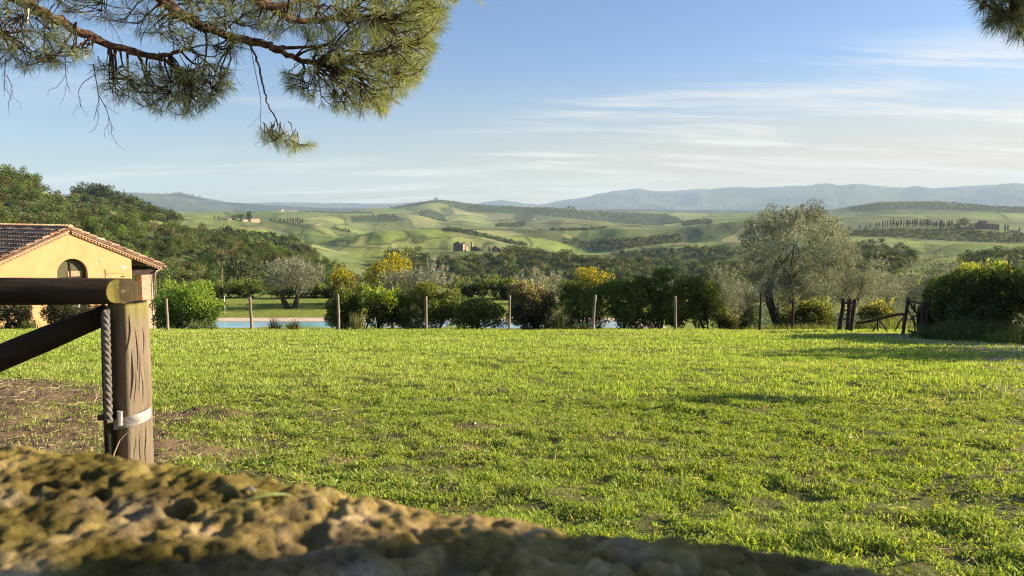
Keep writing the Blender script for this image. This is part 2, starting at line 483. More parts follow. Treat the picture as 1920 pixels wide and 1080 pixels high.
# ------------------------------------------------------------------ the lawn slope and pool terrace
_ly = np.linspace(-90, 120, 2101)
_lz = np.interp(_ly, [-90, -20, 0, 2.5, 15, 28, 29.5, 31, 36, 44, 50, 72, 120],
                [-0.9, -1.0, -1.18, -1.36, -2.75, -4.24, -4.45, -4.8, -5.95, -6.7, -7.45, -7.65, -8.0])
_k = np.exp(-np.linspace(-2, 2, 13) ** 2); _k /= _k.sum()
_lz = np.convolve(np.pad(_lz, 6, mode='edge'), _k, 'valid')
def lawn_z(x, y):
    x = np.asarray(x, float); y = np.asarray(y, float)
    z = np.interp(y, _ly, _lz)
    z = z + 0.05 * fbm(x * 0.35, y * 0.35, 3, 3) * sstep(3, 9, y) + 0.02 * fbm(x * 1.6, y * 1.6, 5, 3)
    z = z + (0.026 * fbm(x * 2.6, y * 3.4, 6, 2) + 0.020 * fbm(x * 5.5, y * 6.5, 7, 2)) * sstep(22, 9, y) * sstep(1.8, 3, y)
    return z
def dirt(x, y):
    """0..1 bare earth under the left pine and in worn patches"""
    d = ((x + 6.1 + .55 * (y - 6.5)) / 3.7) ** 2 + ((y - 6.3) / 4.6) ** 2
    a = sstep(1.3, 0.6, d + 0.75 * fbm(x * 1.1, y * 1.1, 21, 4))
    b = sstep(0.16, 0.42, fbm(x * 2.6 + 40, y * 2.6, 22, 4)) * sstep(12, 5, y)
    return np.clip(np.maximum(a, 0.6 * b), 0, 1)
def track(x, y):
    """worn earth track that comes from the gate along the thicket on the right"""
    xl = 7.5 + (y - 11.0) * 0.235 - np.clip(11 - y, 0, 20) * .5
    a = sstep(-.5, 1.0, x - xl + 1.1 * fbm(x * .7, y * .7, 31, 4)) * sstep(25.2, 24.0, y) * sstep(3.0, 7.0, y)
    streak = .55 + .45 * sstep(-.25, .25, fbm(x * .35, y * 2.4, 33, 4))
    return np.clip(a * streak, 0, 1)

xs = np.concatenate([np.linspace(-75, -16, 60), np.linspace(-15.6, 15.6, 420), np.linspace(16, 75, 60)])
ys = np.concatenate([np.linspace(-60, 1.5, 40), np.linspace(1.7, 14, 240), np.linspace(14.2, 34, 130), np.linspace(34.5, 73, 80)])
X, Y = np.meshgrid(xs, ys)
Z = lawn_z(X, Y)
dr = dirt(X, Y)
Z = Z + 0.035 * dr * fbm(X * 5, Y * 5, 41, 3)
green = np.array([0.150, 0.175, 0.040]); soil = np.array([0.135, 0.092, 0.056]); litter = np.array([0.20, 0.14, 0.085])
g = green[None, None, :] * (1 + 0.35 * fbm(X * 0.7, Y * 0.7, 43, 4))[..., None]
terr = sstep(40, 50, Y)[..., None]
g = g * (1 - terr) + np.array([0.20, 0.24, 0.060]) * (1 + 0.3 * fbm(X * 0.4, Y * 0.25, 44, 4))[..., None] * terr
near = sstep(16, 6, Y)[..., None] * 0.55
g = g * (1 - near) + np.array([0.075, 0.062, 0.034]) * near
sl_ = soil + (litter - soil) * np.clip(fbm(X * 2, Y * 2, 45, 4) + 0.4, 0, 1)[..., None]
c = g * (1 - dr[..., None]) + sl_ * dr[..., None]
tk = track(X, Y)[..., None]
c = c * (1 - tk) + np.array([0.30, 0.245, 0.165]) * (1 + 0.4 * fbm(X * 0.5, Y * 3, 46, 3))[..., None] * tk
nx, ny = len(xs), len(ys)
ii = (np.arange(ny - 1)[:, None] * nx + np.arange(nx - 1)[None, :])
Fq = np.stack([ii, ii + 1, ii + nx + 1, ii + nx], -1).reshape(-1, 4)
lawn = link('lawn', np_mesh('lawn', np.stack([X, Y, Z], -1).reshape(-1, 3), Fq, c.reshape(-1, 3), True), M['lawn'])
tag(lawn, 'sloping lawn and pool terrace below the stone wall', 'lawn', kind='structure')

# ------------------------------------------------------------------ the hills
# crest lines of the successive ridges: distance, (column, row) on the photograph, how far the valley behind dips
LAYERS = [
 (345, [(-900, 310), (-200, 322), (0, 339), (60, 346), (110, 368), (150, 392), (200, 404), (260, 414), (310, 426), (350, 437), (420, 458), (500, 477), (590, 496), (680, 522), (800, 540), (1000, 548), (1200, 545), (1400, 530), (1600, 515), (1920, 512), (3000, 500)], 14),
 (640, [(-900, 330), (0, 362), (100, 371), (150, 365), (200, 370), (250, 382), (310, 404), (340, 418), (430, 421), (500, 432), (570, 452), (620, 468), (660, 476), (760, 476), (850, 471), (950, 472), (1010, 478), (1050, 486), (1200, 494), (1300, 500), (1400, 500), (1500, 494), (1700, 486), (1920, 482), (3000, 470)], 6),
 (930, [(-900, 400), (300, 432), (450, 440), (560, 462), (600, 457), (640, 447), (700, 436), (740, 431), (800, 430), (850, 435), (900, 444), (950, 455), (1000, 466), (1060, 476), (1130, 474), (1200, 464), (1250, 458), (1320, 455), (1400, 452), (1560, 442), (1640, 446), (1700, 450), (1785, 456), (1920, 457), (3000, 450)], 5),
 (1400, [(-900, 395), (0, 402), (300, 410), (380, 411), (430, 410), (490, 414), (530, 415), (590, 421), (640, 431), (680, 440), (720, 436), (800, 426), (850, 426), (900, 428), (1000, 430), (1060, 433), (1100, 431), (1140, 429), (1240, 430), (1300, 423), (1350, 417), (1400, 413), (1440, 412), (1500, 416), (1560, 432), (1590, 433), (1612, 429), (1650, 426), (1720, 425), (1785, 427), (1860, 428), (1920, 439), (2100, 445), (3000, 440)], 6),
 (2400, [(-900, 392), (340, 400), (480, 398), (560, 397), (620, 399), (660, 403), (700, 405), (760, 401), (800, 407), (830, 416), (870, 414), (920, 421), (960, 419), (1000, 413), (1060, 408), (1110, 413), (1160, 420), (1230, 423), (1280, 418), (1310, 412), (1350, 411), (1400, 408), (1480, 408), (1560, 411), (1640, 404), (1700, 403), (1800, 409), (1920, 417), (3000, 410)], 5),
 (3900, [(-900, 396), (400, 397), (560, 397), (660, 395), (720, 391), (745, 387), (775, 381), (800, 376), (820, 374), (850, 377), (880, 382), (920, 385), (960, 387), (1000, 389), (1050, 389), (1100, 394), (1150, 397), (1220, 396), (1300, 399), (1400, 398), (1500, 398), (1560, 393), (1600, 387), (1650, 379), (1700, 377), (1760, 378), (1800, 383), (1850, 386), (1920, 388), (2200, 390), (3000, 392)], 5),
 (8000, [(-900, 372), (100, 366), (200, 362), (240, 362), (300, 365), (345, 364), (370, 369), (400, 375), (440, 381), (480, 383), (520, 386), (560, 389), (650, 391), (800, 392), (1000, 391), (1100, 393), (1200, 393), (1400, 395), (1920, 394), (3000, 390)], 4),
 (15000, [(-900, 384), (400, 384), (470, 383), (500, 381), (520, 379), (545, 381), (580, 380), (610, 382), (640, 380), (690, 382), (740, 382), (770, 380), (830, 383), (890, 384), (905, 380), (925, 377), (940, 376), (960, 378), (990, 382), (1012, 384), (1030, 381), (1060, 375), (1075, 373), (1100, 369), (1120, 364), (1150, 359), (1170, 357), (1197, 354), (1215, 358), (1240, 359), (1290, 357), (1313, 354), (1325, 356), (1350, 353), (1375, 351), (1420, 353), (1450, 351), (1480, 349), (1510, 348), (1545, 344), (1570, 348), (1590, 345), (1605, 344), (1630, 348), (1660, 351), (1690, 353), (1712, 349), (1740, 354), (1780, 352), (1820, 349), (1860, 347), (1893, 344), (1920, 347), (1990, 352), (2200, 348), (3000, 352)], 8),
]
_u = np.arange(-3000, 5001, 1.0)
def _smooth(pts, sig):
    p = np.array(pts, float)
    y = np.interp(_u, p[:, 0], p[:, 1])
    k = np.exp(-0.5 * (np.arange(-40, 41) / sig) ** 2); k /= k.sum()
    return np.convolve(np.pad(y, 40, mode='edge'), k, 'valid')
NODES = [(28.0, np.full_like(_u, 900.0)), (62.0, np.full_like(_u, 592.0)), (74.0, np.full_like(_u, 566.0)), (130.0, np.interp(_u, [0, 600, 1920], [610, 620, 640]))]
_prev = None
for (_D, _pts, _dip) in LAYERS:
    _y = _smooth(_pts, 3.0 if _D > 7000 else 9.0)
    if _prev is not None:
        _pd, _py, _pdip = _prev
        NODES.append((_pd + 0.38 * (_D - _pd), np.maximum(_py, _y) + _pdip))
    NODES.append((float(_D), _y)); _prev = (_D, _y, _dip)
NODES.append((22000.0, np.full_like(_u, 402.0)))
NODES.append((60000.0, np.full_like(_u, 400.5)))
def hill_v(th, D):
    """row of the photograph in which the ground at azimuth th, distance D lies"""
    u = CX + FPX * 1.0 * np.tan(np.clip(th, -1.05, 1.05))
    wob = 1 + 0.07 * fbm(th * 9, np.log(D) * 2.0, 71, 3) * sstep(200, 500, D) * sstep(14000, 6000, D)
    Dw = D * wob
    v = np.full(np.shape(D), 900.0)
    for (d0, y0), (d1, y1) in zip(NODES[:-1], NODES[1:]):
        m = (Dw >= d0) & (Dw <= d1)
        if not m.any(): continue
        t = (np.log(Dw[m]) - math.log(d0)) / (math.log(d1) - math.log(d0))
        t = t * t * (3 - 2 * t)
        a = np.interp(u[m], _u, y0); b = np.interp(u[m], _u, y1)
        v[m] = a * (1 - t) + b * t
    amp = np.interp(np.log(D), np.log([100, 200, 500, 900, 2500, 4500, 8000, 14000, 30000]), [0, 3, 4.2, 4.8, 3.4, 2.4, 1.5, 1.2, 0])
    n = 0.75 * fbm(th * 11 + 3, np.log(D) * 6.0, 61, 3) + 0.62 * fbm(th * 28, np.log(D) * 10.0, 62, 4)
    gul = 1 - np.abs(fbm(th * 60, np.log(D) * 12, 63, 4)) * 2.2
    v = v + amp * n - sstep(5000, 9000, D) * sstep(17000, 14500, D) * gul * 1.3
    return v
def hill_z(th, D):
    return tanv(hill_v(th, D)) * D * np.cos(np.clip(th, -0.8, 0.8))
def hill_xy(x, y):
    return hill_z(np.arctan2(x, y), np.hypot(x, y))

# land cover: fields
_fr = np.random.default_rng(5)
_seed = np.stack([_fr.uniform(-1.1, 1.1, 900) * 15, _fr.uniform(math.log(100), math.log(22000), 900) * 5.5], 1)
_pal = np.array([(0.185, 0.235, 0.058), (0.150, 0.205, 0.052), (0.225, 0.255, 0.080), (0.130, 0.170, 0.052), (0.245, 0.255, 0.105), (0.170, 0.195, 0.072), (0.150, 0.185, 0.066), (0.195, 0.245, 0.062)])
_ci = _fr.integers(0, len(_pal), 900)
def land_col(th, D):
    a = th * 15 + 0.5 * fbm(th * 14, np.log(D) * 5, 81, 3); b = np.log(D) * 5.5 + 0.5 * fbm(th * 14, np.log(D) * 5, 82, 3)
    best = np.full(np.shape(D), 1e9); idx = np.zeros(np.shape(D), int); second = np.full(np.shape(D), 1e9)
    order = np.argsort(_seed[:, 1])
    for k in order:
        m = np.abs(b - _seed[k, 1]) < 1.6
        if not m.any(): continue
        d = (a[m] - _seed[k, 0]) ** 2 + ((b[m] - _seed[k, 1]) * 1.25) ** 2
        bb = best[m]; better = d < bb
        s2 = second[m]; s2 = np.where(better, bb, np.minimum(s2, d)); second[m] = s2
        im = idx[m]; im[better] = _ci[k]; idx[m] = im
        best[m] = np.minimum(bb, d)
    c = _pal[idx]
    edge = sstep(0.07, 0.02, np.sqrt(second) - np.sqrt(best))[..., None] * 0.75
    ang = (_ci.max() + idx * 1.7) ; row_ = np.sin((a * np.cos(ang) + b * np.sin(ang)) * 95.0)
    c = c * (1 + .07 * row_ * (D < 2600))[..., None]
    c = c * (1 - edge) + np.array([0.06, 0.075, 0.03]) * edge
    c = c * (1 + 0.28 * fbm(th * 45, np.log(D) * 22, 83, 4))[..., None]
    rough = sstep(0.05, 0.4, fbm(th * 10, np.log(D) * 5, 84, 4))[..., None] * 0.5
    c = c * (1 - rough) + np.array([0.115, 0.120, 0.055]) * rough
    return c

# woods: outline on the photograph, distance range, how many trees, kind
WOODS = [
 ('near', [(-260, 329), (0, 340), (60, 347), (108, 376), (150, 406), (200, 412), (260, 418), (340, 437), (420, 460), (505, 481), (590, 500), (680, 524), (800, 545), (800, 620), (-260, 620)], (132, 372), 3900, 0),
 ('near', [(640, 520), (800, 545), (1000, 550), (1200, 547), (1400, 532), (1600, 517), (1960, 512), (1960, 640), (640, 640)], (132, 360), 1000, 0),
 ('mid', [(140, 366), (200, 371), (250, 384), (300, 402), (300, 425), (180, 400), (140, 380)], (540, 690), 150, 1),
 ('mid', [(300, 408), (345, 416), (330, 428), (300, 430)], (560, 720), 40, 1),
 ('mid', [(360, 448), (430, 441), (500, 447), (575, 464), (600, 484), (560, 492), (480, 470), (400, 450)], (480, 700), 420, 0),
 ('mid', [(950, 474), (1010, 479), (1050, 487), (1200, 496), (1300, 502), (1400, 502), (1420, 560), (1000, 560), (930, 500)], (470, 680), 1000, 1),
 ('mid', [(720, 492), (950, 484), (1000, 545), (760, 545)], (420, 640), 330, 0),
 ('mid', [(720, 476), (800, 477), (800, 500), (730, 500)], (520, 660), 40, 1),
 ('mid', [(1420, 498), (1600, 494), (1720, 490), (1700, 510), (1420, 520)], (450, 660), 160, 1),
 ('mid', [(1590, 462), (1650, 459), (1700, 468), (1720, 492), (1590, 496)], (560, 920), 200, 1),
 ('mid', [(1800, 484), (1990, 478), (1990, 510), (1800, 505)], (480, 760), 150, 1),
 ('far', [(832, 428), (870, 433), (930, 446), (985, 457), (985, 468), (930, 455), (870, 440), (832, 434)], (1000, 1330), 330, 1),
 ('far', [(1045, 446), (1100, 452), (1160, 449), (1225, 445), (1270, 440), (1285, 462), (1180, 468), (1120, 470), (1050, 455)], (1000, 1380), 520, 0),
 ('far', [(1140, 474), (1230, 466), (1400, 462), (1420, 494), (1300, 500), (1180, 492)], (690, 900), 190, 1),
 ('far', [(1572, 434), (1640, 430), (1800, 430), (1930, 441), (1990, 446), (1990, 458), (1785, 452), (1700, 446), (1580, 442)], (1150, 1450), 1100, 0),
 ('far', [(1790, 425), (1830, 427), (1830, 444), (1780, 440)], (1280, 1450), 90, 1),
 ('far', [(925, 416), (985, 414), (985, 424), (930, 426)], (1900, 2700), 160, 1),
 ('far', [(660, 406), (742, 403), (760, 415), (660, 418)], (2000, 3100), 170, 1),
 ('far', [(784, 398), (808, 392), (832, 402), (838, 420), (800, 420)], (2400, 3700), 260, 1),
 ('far', [(840, 386), (1000, 391), (1100, 396), (1060, 402), (880, 398)], (2900, 3950), 420, 1),
 ('far', [(1000, 393), (1120, 397), (1250, 402), (1290, 418), (1200, 424), (1100, 412), (1010, 404)], (2500, 3950), 800, 1),
 ('far', [(1275, 414), (1330, 409), (1335, 420), (1280, 423)], (2000, 2500), 120, 1),
 ('far', [(820, 372), (900, 382), (1000, 388), (1080, 391), (1080, 397), (900, 391), (820, 380)], (3600, 4000), 260, 1),
 ('far', [(730, 388), (800, 377), (835, 373), (835, 378), (790, 383), (740, 392)], (3600, 4000), 60, 1),
 ('far', [(1580, 388), (1650, 380), (1760, 378), (1850, 386), (1960, 390), (1960, 402), (1820, 396), (1700, 392), (1600, 398)], (3000, 3950), 900, 1),
 ('far', [(440, 395), (560, 396), (700, 397), (700, 401), (560, 400), (450, 400)], (2800, 5200), 260, 1),
 ('far', [(500, 412), (640, 430), (660, 437), (600, 430), (520, 418)], (1300, 1450), 25, 0),
 ('far', [(990, 424), (1060, 424), (1135, 426), (1135, 432), (1060, 434), (985, 430)], (1450, 1900), 130, 1),
]
def in_woods(u, v, D):
    m = np.zeros(np.shape(u), bool)
    for kind, poly, (d0, d1), n, t in WOODS:
        q = (D > d0) & (D < d1)
        if q.any(): m |= q & in_poly(u, v, poly)
    return m

th_ = np.concatenate([np.linspace(-math.pi, -0.78, 70)[:-1], np.linspace(-0.78, 0.78, 1400), np.linspace(0.78, math.pi, 70)[1:]])
D_ = np.exp(np.concatenate([np.linspace(math.log(40), math.log(110), 25)[:-1], np.linspace(math.log(110), math.log(5000), 560)[:-1], np.linspace(math.log(5000), math.log(17000), 110)[:-1], np.linspace(math.log(17000), math.log(18500), 6)]))
TH, DD = np.meshgrid(th_, D_)
VV = hill_v(TH, DD)
ZZ = tanv(VV) * DD * np.cos(np.clip(TH, -0.8, 0.8))
UU = CX + FPX * np.tan(np.clip(TH, -1.05, 1.05))
CC = land_col(TH, DD)
wd = in_woods(UU, VV, DD).astype(float)
for _ in range(2):
    wd = (wd + np.roll(wd, 1, 0) + np.roll(wd, -1, 0) + np.roll(wd, 1, 1) + np.roll(wd, -1, 1)) / 5
wd = np.clip(wd * 1.15, 0, 1)[..., None]
CC = CC * (1 - wd) + np.array([0.070, 0.088, 0.034]) * wd
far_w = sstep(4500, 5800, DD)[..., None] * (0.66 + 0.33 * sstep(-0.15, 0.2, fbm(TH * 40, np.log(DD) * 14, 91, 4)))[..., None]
CC = CC * (1 - far_w) + np.array([0.022, 0.038, 0.052]) * far_w  # far ridges: blue of the haze put into the ground colour
# lanes, tractor tracks, ditches and field margins
def mark(pts, d0, d1, w, col, k):
    global CC
    p = np.array(pts, float); m = (DD > d0) & (DD < d1) & (UU > p[:, 0].min() - 6) & (UU < p[:, 0].max() + 6)
    if not m.any(): return
    u, v = UU[m], VV[m]; best = np.full(u.shape, 1e9)
    for (a, b) in zip(p[:-1], p[1:]):
        ab = b - a; t = np.clip(((u - a[0]) * ab[0] + (v - a[1]) * ab[1]) / (ab @ ab), 0, 1)
        best = np.minimum(best, np.hypot(u - a[0] - t * ab[0], v - a[1] - t * ab[1]))
    f = (k * sstep(w * 1.5, w * .5, best))[:, None]
    CC[m] = CC[m] * (1 - f) + np.array(col) * f
GD, PL = (0.055, 0.075, 0.030), (0.30, 0.27, 0.17)
for pts, d0, d1, w, c_, k in (([(598, 457), (660, 463), (740, 466), (840, 466)], 700, 960, 1.0, GD, .8), ([(772, 433), (790, 446), (808, 462)], 760, 980, .8, GD, .6), ([(778, 432), (797, 446), (816, 462)], 760, 980, .8, GD, .6),
    ([(560, 440), (640, 448), (700, 440)], 900, 1500, .9, GD, .6), ([(840, 436), (900, 447), (960, 459)], 760, 990, .8, PL, .5), ([(700, 424), (780, 428), (860, 430), (1000, 432), (1130, 431)], 1250, 1650, .9, GD, .8),
    ([(1130, 470), (1200, 461), (1300, 456), (1400, 453)], 780, 1000, 1.2, PL, .5), ([(1000, 420), (1060, 418), (1130, 424), (1240, 426)], 1700, 2500, .8, GD, .8), ([(860, 413), (940, 420), (1010, 424)], 1900, 2600, .8, GD, .7),
    ([(1580, 452), (1680, 461), (1790, 466), (1920, 470)], 700, 960, .9, PL, .4), ([(1240, 428), (1320, 420), (1400, 414)], 1250, 1600, .8, PL, .4), ([(640, 403), (700, 408), (760, 404), (830, 402)], 2300, 3900, .7, GD, .7), ([(1560, 412), (1660, 407), (1780, 411), (1920, 419)], 2100, 3000, .7, GD, .6),
    ([(700, 400), (760, 394), (800, 389)], 3000, 3900, .6, GD, .6), ([(740, 398), (800, 397), (860, 402)], 2600, 3900, .6, PL, .4)):
    mark(pts, d0, d1, w, c_, k)
nt_, nd_ = len(th_), len(D_)
ii = (np.arange(nd_ - 1)[:, None] * nt_ + np.arange(nt_ - 1)[None, :])
Fq = np.stack([ii, ii + 1, ii + nt_ + 1, ii + nt_], -1).reshape(-1, 4)
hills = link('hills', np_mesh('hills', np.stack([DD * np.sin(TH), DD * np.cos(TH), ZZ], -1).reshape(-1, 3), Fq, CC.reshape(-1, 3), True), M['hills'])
tag(hills, 'rolling green hills and blue ridges beyond the lawn', 'hills', kind='structure')
# ------------------------------------------------------------------ leaves and crowns
def rand_dir(n, r=RNG):
    return unit(r.standard_normal((n, 3)))
def leaf_quads(P, A, L, W, r=RNG):
    """diamond leaf per point: P base, A long axis, L length, W width"""
    n = len(P); S = unit(np.cross(A, rand_dir(n, r)))
    L = np.broadcast_to(L, (n,))[:, None]; W = np.broadcast_to(W, (n,))[:, None]
    m = P + A * L * 0.48
    V = np.stack([P, m + S * W * 0.5, P + A * L, m - S * W * 0.5], 1).reshape(-1, 3)
    return V, np.arange(4 * n).reshape(-1, 4)
def clump_points(n, clumps, r=RNG, inner=0.35):
    """points in a set of ellipsoid clumps (k,6): mostly near their skins"""
    vol = (clumps[:, 3] * clumps[:, 4] * clumps[:, 5]) ** (2 / 3)
    k = r.choice(len(clumps), n, p=vol / vol.sum())
    d = rand_dir(n, r); rr = inner + (1 - inner) * r.random(n) ** 0.45
    P = clumps[k, :3] + d * clumps[k, 3:6] * rr[:, None]
    return P, d, k
def make_clumps(R, n, size, r=RNG, low=-0.55, flat=1.0, fill=0.35):
    """n clump ellipsoids over the skin (and some of the inside) of a crown of half-axes R, centred on 0"""
    d = rand_dir(n, r); d[:, 2] = np.where(d[:, 2] < low, -d[:, 2] * 0.5, d[:, 2])
    rr = np.where(r.random(n) < fill, r.uniform(0.1, 0.7, n), r.uniform(0.72, 0.95, n))
    c = d * rr[:, None] * np.array(R)
    s = size * r.uniform(0.65, 1.35, n)
    return np.concatenate([c, np.stack([s, s, s * flat], 1)], 1)
def vary_col(base, n, amt, r=RNG, key=None, kamt=0.2):
    base = np.asarray(base, float)
    f = 1 + amt * r.standard_normal(n)
    if key is not None:
        kk = 1 + kamt * r.standard_normal(int(key.max()) + 1)
        f = f * kk[key]
    c = base[None, :] * np.clip(f, 0.3, 2.2)[:, None]
    c[:, 0] *= np.clip(1 + 0.18 * r.standard_normal(n), 0.5, 1.6)
    return c
def crown_leaves(clumps, n, L, W, base, r=RNG, up=0.25, amt=0.22, kamt=0.22, inner=0.35, out=0.8, shift=None, tips=None):
    P, d, k = clump_points(n, clumps, r, inner)
    A = unit(d * out + rand_dir(n, r) * 0.75 + np.array([0, 0, up]))
    V, F = leaf_quads(P, A, L * r.uniform(0.65, 1.3, n), W * r.uniform(0.7, 1.25, n), r)
    c = vary_col(base, n, amt, r, k, kamt)
    if tips is not None:                                   # top colour of the upper clumps, their sunlight put into it
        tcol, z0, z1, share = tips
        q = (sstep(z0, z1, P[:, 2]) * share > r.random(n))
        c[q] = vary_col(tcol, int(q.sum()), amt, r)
    return V, F, np.repeat(c, 4, 0)
def limb(p0, p1, n=6, wob=0.08, r=RNG, sag=0.0):
    p0, p1 = np.asarray(p0, float), np.asarray(p1, float)
    t = np.linspace(0, 1, n)[:, None]; L = np.linalg.norm(p1 - p0)
    P = p0 + (p1 - p0) * t
    w = (r.standard_normal((1, 3)) * np.sin(np.pi * t) + .7 * r.standard_normal((1, 3)) * np.sin(2 * np.pi * t) + .35 * r.standard_normal((1, 3)) * np.sin(3.3 * np.pi * t) * np.sin(np.pi * t)) * wob * L * .8
    P = P + w; P[:, 2] -= sag * L * np.sin(np.pi * t[:, 0])
    return P

# ------------------------------------------------------------------ distant trees
def tree_proto(seed, h, w, nclump, nleaf, leaf, base, flat=0.8, trunk=True, shape='round'):
    r = np.random.default_rng(seed)
    if shape == 'cypress':
        z = r.uniform(0.04, 1, nleaf) * h
        rad_ = w * 0.5 * np.sin(np.pi * np.clip(z / h, 0, 1) ** 0.75) ** 0.7
        a = r.uniform(0, 2 * np.pi, nleaf); q = r.uniform(0.6, 1.0, nleaf)
        P = np.stack([np.cos(a) * rad_ * q, np.sin(a) * rad_ * q, z], 1)
        A = unit(np.stack([np.cos(a) * 0.35, np.sin(a) * 0.35, np.ones(nleaf)], 1) + 0.25 * rand_dir(nleaf, r))
        V, F = leaf_quads(P, A, leaf * r.uniform(0.7, 1.3, nleaf), leaf * 0.55, r)
        C = np.repeat(vary_col(base, nleaf, 0.2, r), 4, 0)
    else:
        cl = make_clumps((w * 0.5, w * 0.5, h * 0.36), nclump, w * 0.21, r, flat=flat)
        cl[:, 2] += h * 0.60
        V, F, C = crown_leaves(cl, nleaf, leaf, leaf * 0.8, base, r, amt=0.16, kamt=0.18, inner=0.5)
    tr = MB()
    tr.tube(limb((0, 0, -0.5), (0, 0, h * 0.55), 4, 0.03, r), np.linspace(w * 0.05, w * 0.03, 4), 5, (1, 1, 1))
    return V, F, C, tr
G1, G2, G3, G4 = (0.112, 0.142, 0.046), (0.138, 0.168, 0.054), (0.160, 0.162, 0.080), (0.078, 0.102, 0.042)
PROTO = {
 'near': [tree_proto(100 + i, h, w, nc, 330, lf, b) for i, (h, w, nc, lf, b) in enumerate([(8.0, 5.4, 13, 0.62, G1), (9.5, 5.6, 14, 0.62, G2), (7.0, 4.8, 12, 0.58, G3), (9.0, 4.6, 12, 0.58, G4), (10.5, 5.0, 14, 0.6, (0.12, 0.165, 0.046)), (6.5, 5.2, 12, 0.6, (0.145, 0.145, 0.068)), (8.5, 4.0, 11, 0.55, (0.135, 0.152, 0.074))])],
 'mid': [tree_proto(130 + i, h, w, 10, 130, lf, b) for i, (h, w, lf, b) in enumerate([(6.5, 6.0, 1.0, G1), (7.5, 6.0, 1.0, G4), (5.0, 5.5, 0.9, G2), (6.0, 5.0, 0.95, G3), (4.5, 4.5, 0.8, (0.10, 0.115, 0.035))])],
 'far': [tree_proto(150 + i, h, w, 6, 46, 1.7, b) for i, (h, w, b) in enumerate([(6, 6.5, G1), (7, 6, G4), (5, 6.5, G2), (5.5, 5.5, G3)])],
}
CYP = tree_proto(190, 10.5, 2.3, 0, 260, 0.9, (0.020, 0.028, 0.014), shape='cypress')

def scatter(poly, d0, d1, n, r):
    us = np.array([p[0] for p in poly]); out = []
    tries = 0
    got = 0
    while got < n and tries < 60:
        m = n * 6
        u = r.uniform(us.min(), us.max(), m); D = np.exp(r.uniform(math.log(d0), math.log(d1), m))
        th = np.arctan((u - CX) / FPX)
        v = hill_v(th, D)
        ok = in_poly(u, v, poly)
        out.append(np.stack([th[ok], D[ok], v[ok], u[ok]], 1)); got += int(ok.sum()); tries += 1
    o = np.concatenate(out)[:n] if out else np.zeros((0, 4))
    return o

def forest_mesh(name, kind, T, r, tint=None):
    """T rows: x, y, z, scale, rotation, proto"""
    Vs, Fs, Cs, n0 = [], [], [], 0
    for k, (V, F, C, tr) in enumerate(PROTO[kind]):
        q = T[T[:, 5] == k]
        if not len(q): continue
        ca, sa = np.cos(q[:, 4]), np.sin(q[:, 4]); s = q[:, 3]
        X_ = (V[None, :, 0] * ca[:, None] - V[None, :, 1] * sa[:, None]) * s[:, None] + q[:, 0:1]
        Y_ = (V[None, :, 0] * sa[:, None] + V[None, :, 1] * ca[:, None]) * s[:, None] + q[:, 1:2]
        Z_ = V[None, :, 2] * (s * r.uniform(0.85, 1.15, len(q)))[:, None] + q[:, 2:3]
        W = np.stack([X_, Y_, Z_], -1).reshape(-1, 3)
        f = (F[None] + (np.arange(len(q)) * len(V))[:, None, None]).reshape(-1, 4) + n0
        tn = np.clip(1 + 0.28 * r.standard_normal(len(q)), 0.5, 1.7)[:, None] * (1 + 0.10 * r.standard_normal((len(q), 3)))
        c = (C[None] * tn[:, None, :]).reshape(-1, 3)
        Vs.append(W); Fs.append(f); Cs.append(c); n0 += len(W)
    return np_mesh(name, np.concatenate(Vs), np.concatenate(Fs), np.concatenate(Cs))

rw = np.random.default_rng(77)
rows = {'near': [], 'mid': [], 'far': []}
for wi, (kind, poly, (d0, d1), n, typ) in enumerate(WOODS):
    s = scatter(poly, d0, d1, n, rw)
    if not len(s): continue
    th, D = s[:, 0], s[:, 1]
    x, y = D * np.sin(th), D * np.cos(th); z = tanv(s[:, 2]) * D * np.cos(th)
    k = len(PROTO[kind])
    if kind == 'near': pr = rw.choice(k, len(s), p=[.2, .16, .18, .14, .10, .12, .10])
    elif typ == 1: pr = rw.choice(k, len(s), p=([.34, .34, .16, .08, .08] if kind == 'mid' else [.4, .4, .1, .1]))
    else: pr = rw.integers(0, k, len(s))
    sc = rw.uniform(0.7, 1.2, len(s))
    if kind == 'near': sc *= np.interp(D, [130, 200, 350], [0.46, 0.52, 0.60]) * np.where(s[:, 3] > 640, 0.55, 1.0)
    if kind == 'far' and d0 > 2800: sc *= 0.85
    if kind == 'far' and 1140 < d0 < 1300: sc *= 0.55
    if kind == 'far' and d1 < 1000: sc *= 0.8
    rows[kind].append(np.stack([x, y, z - (0.2 if kind == 'near' else 1.3) * sc - (1.0 if kind == 'far' else 0) * sc, sc, rw.uniform(0, 6.28, len(s)), pr, D, s[:, 3], s[:, 2], np.full(len(s), wi)], 1))
R_ = {k: np.concatenate(v) for k, v in rows.items()}
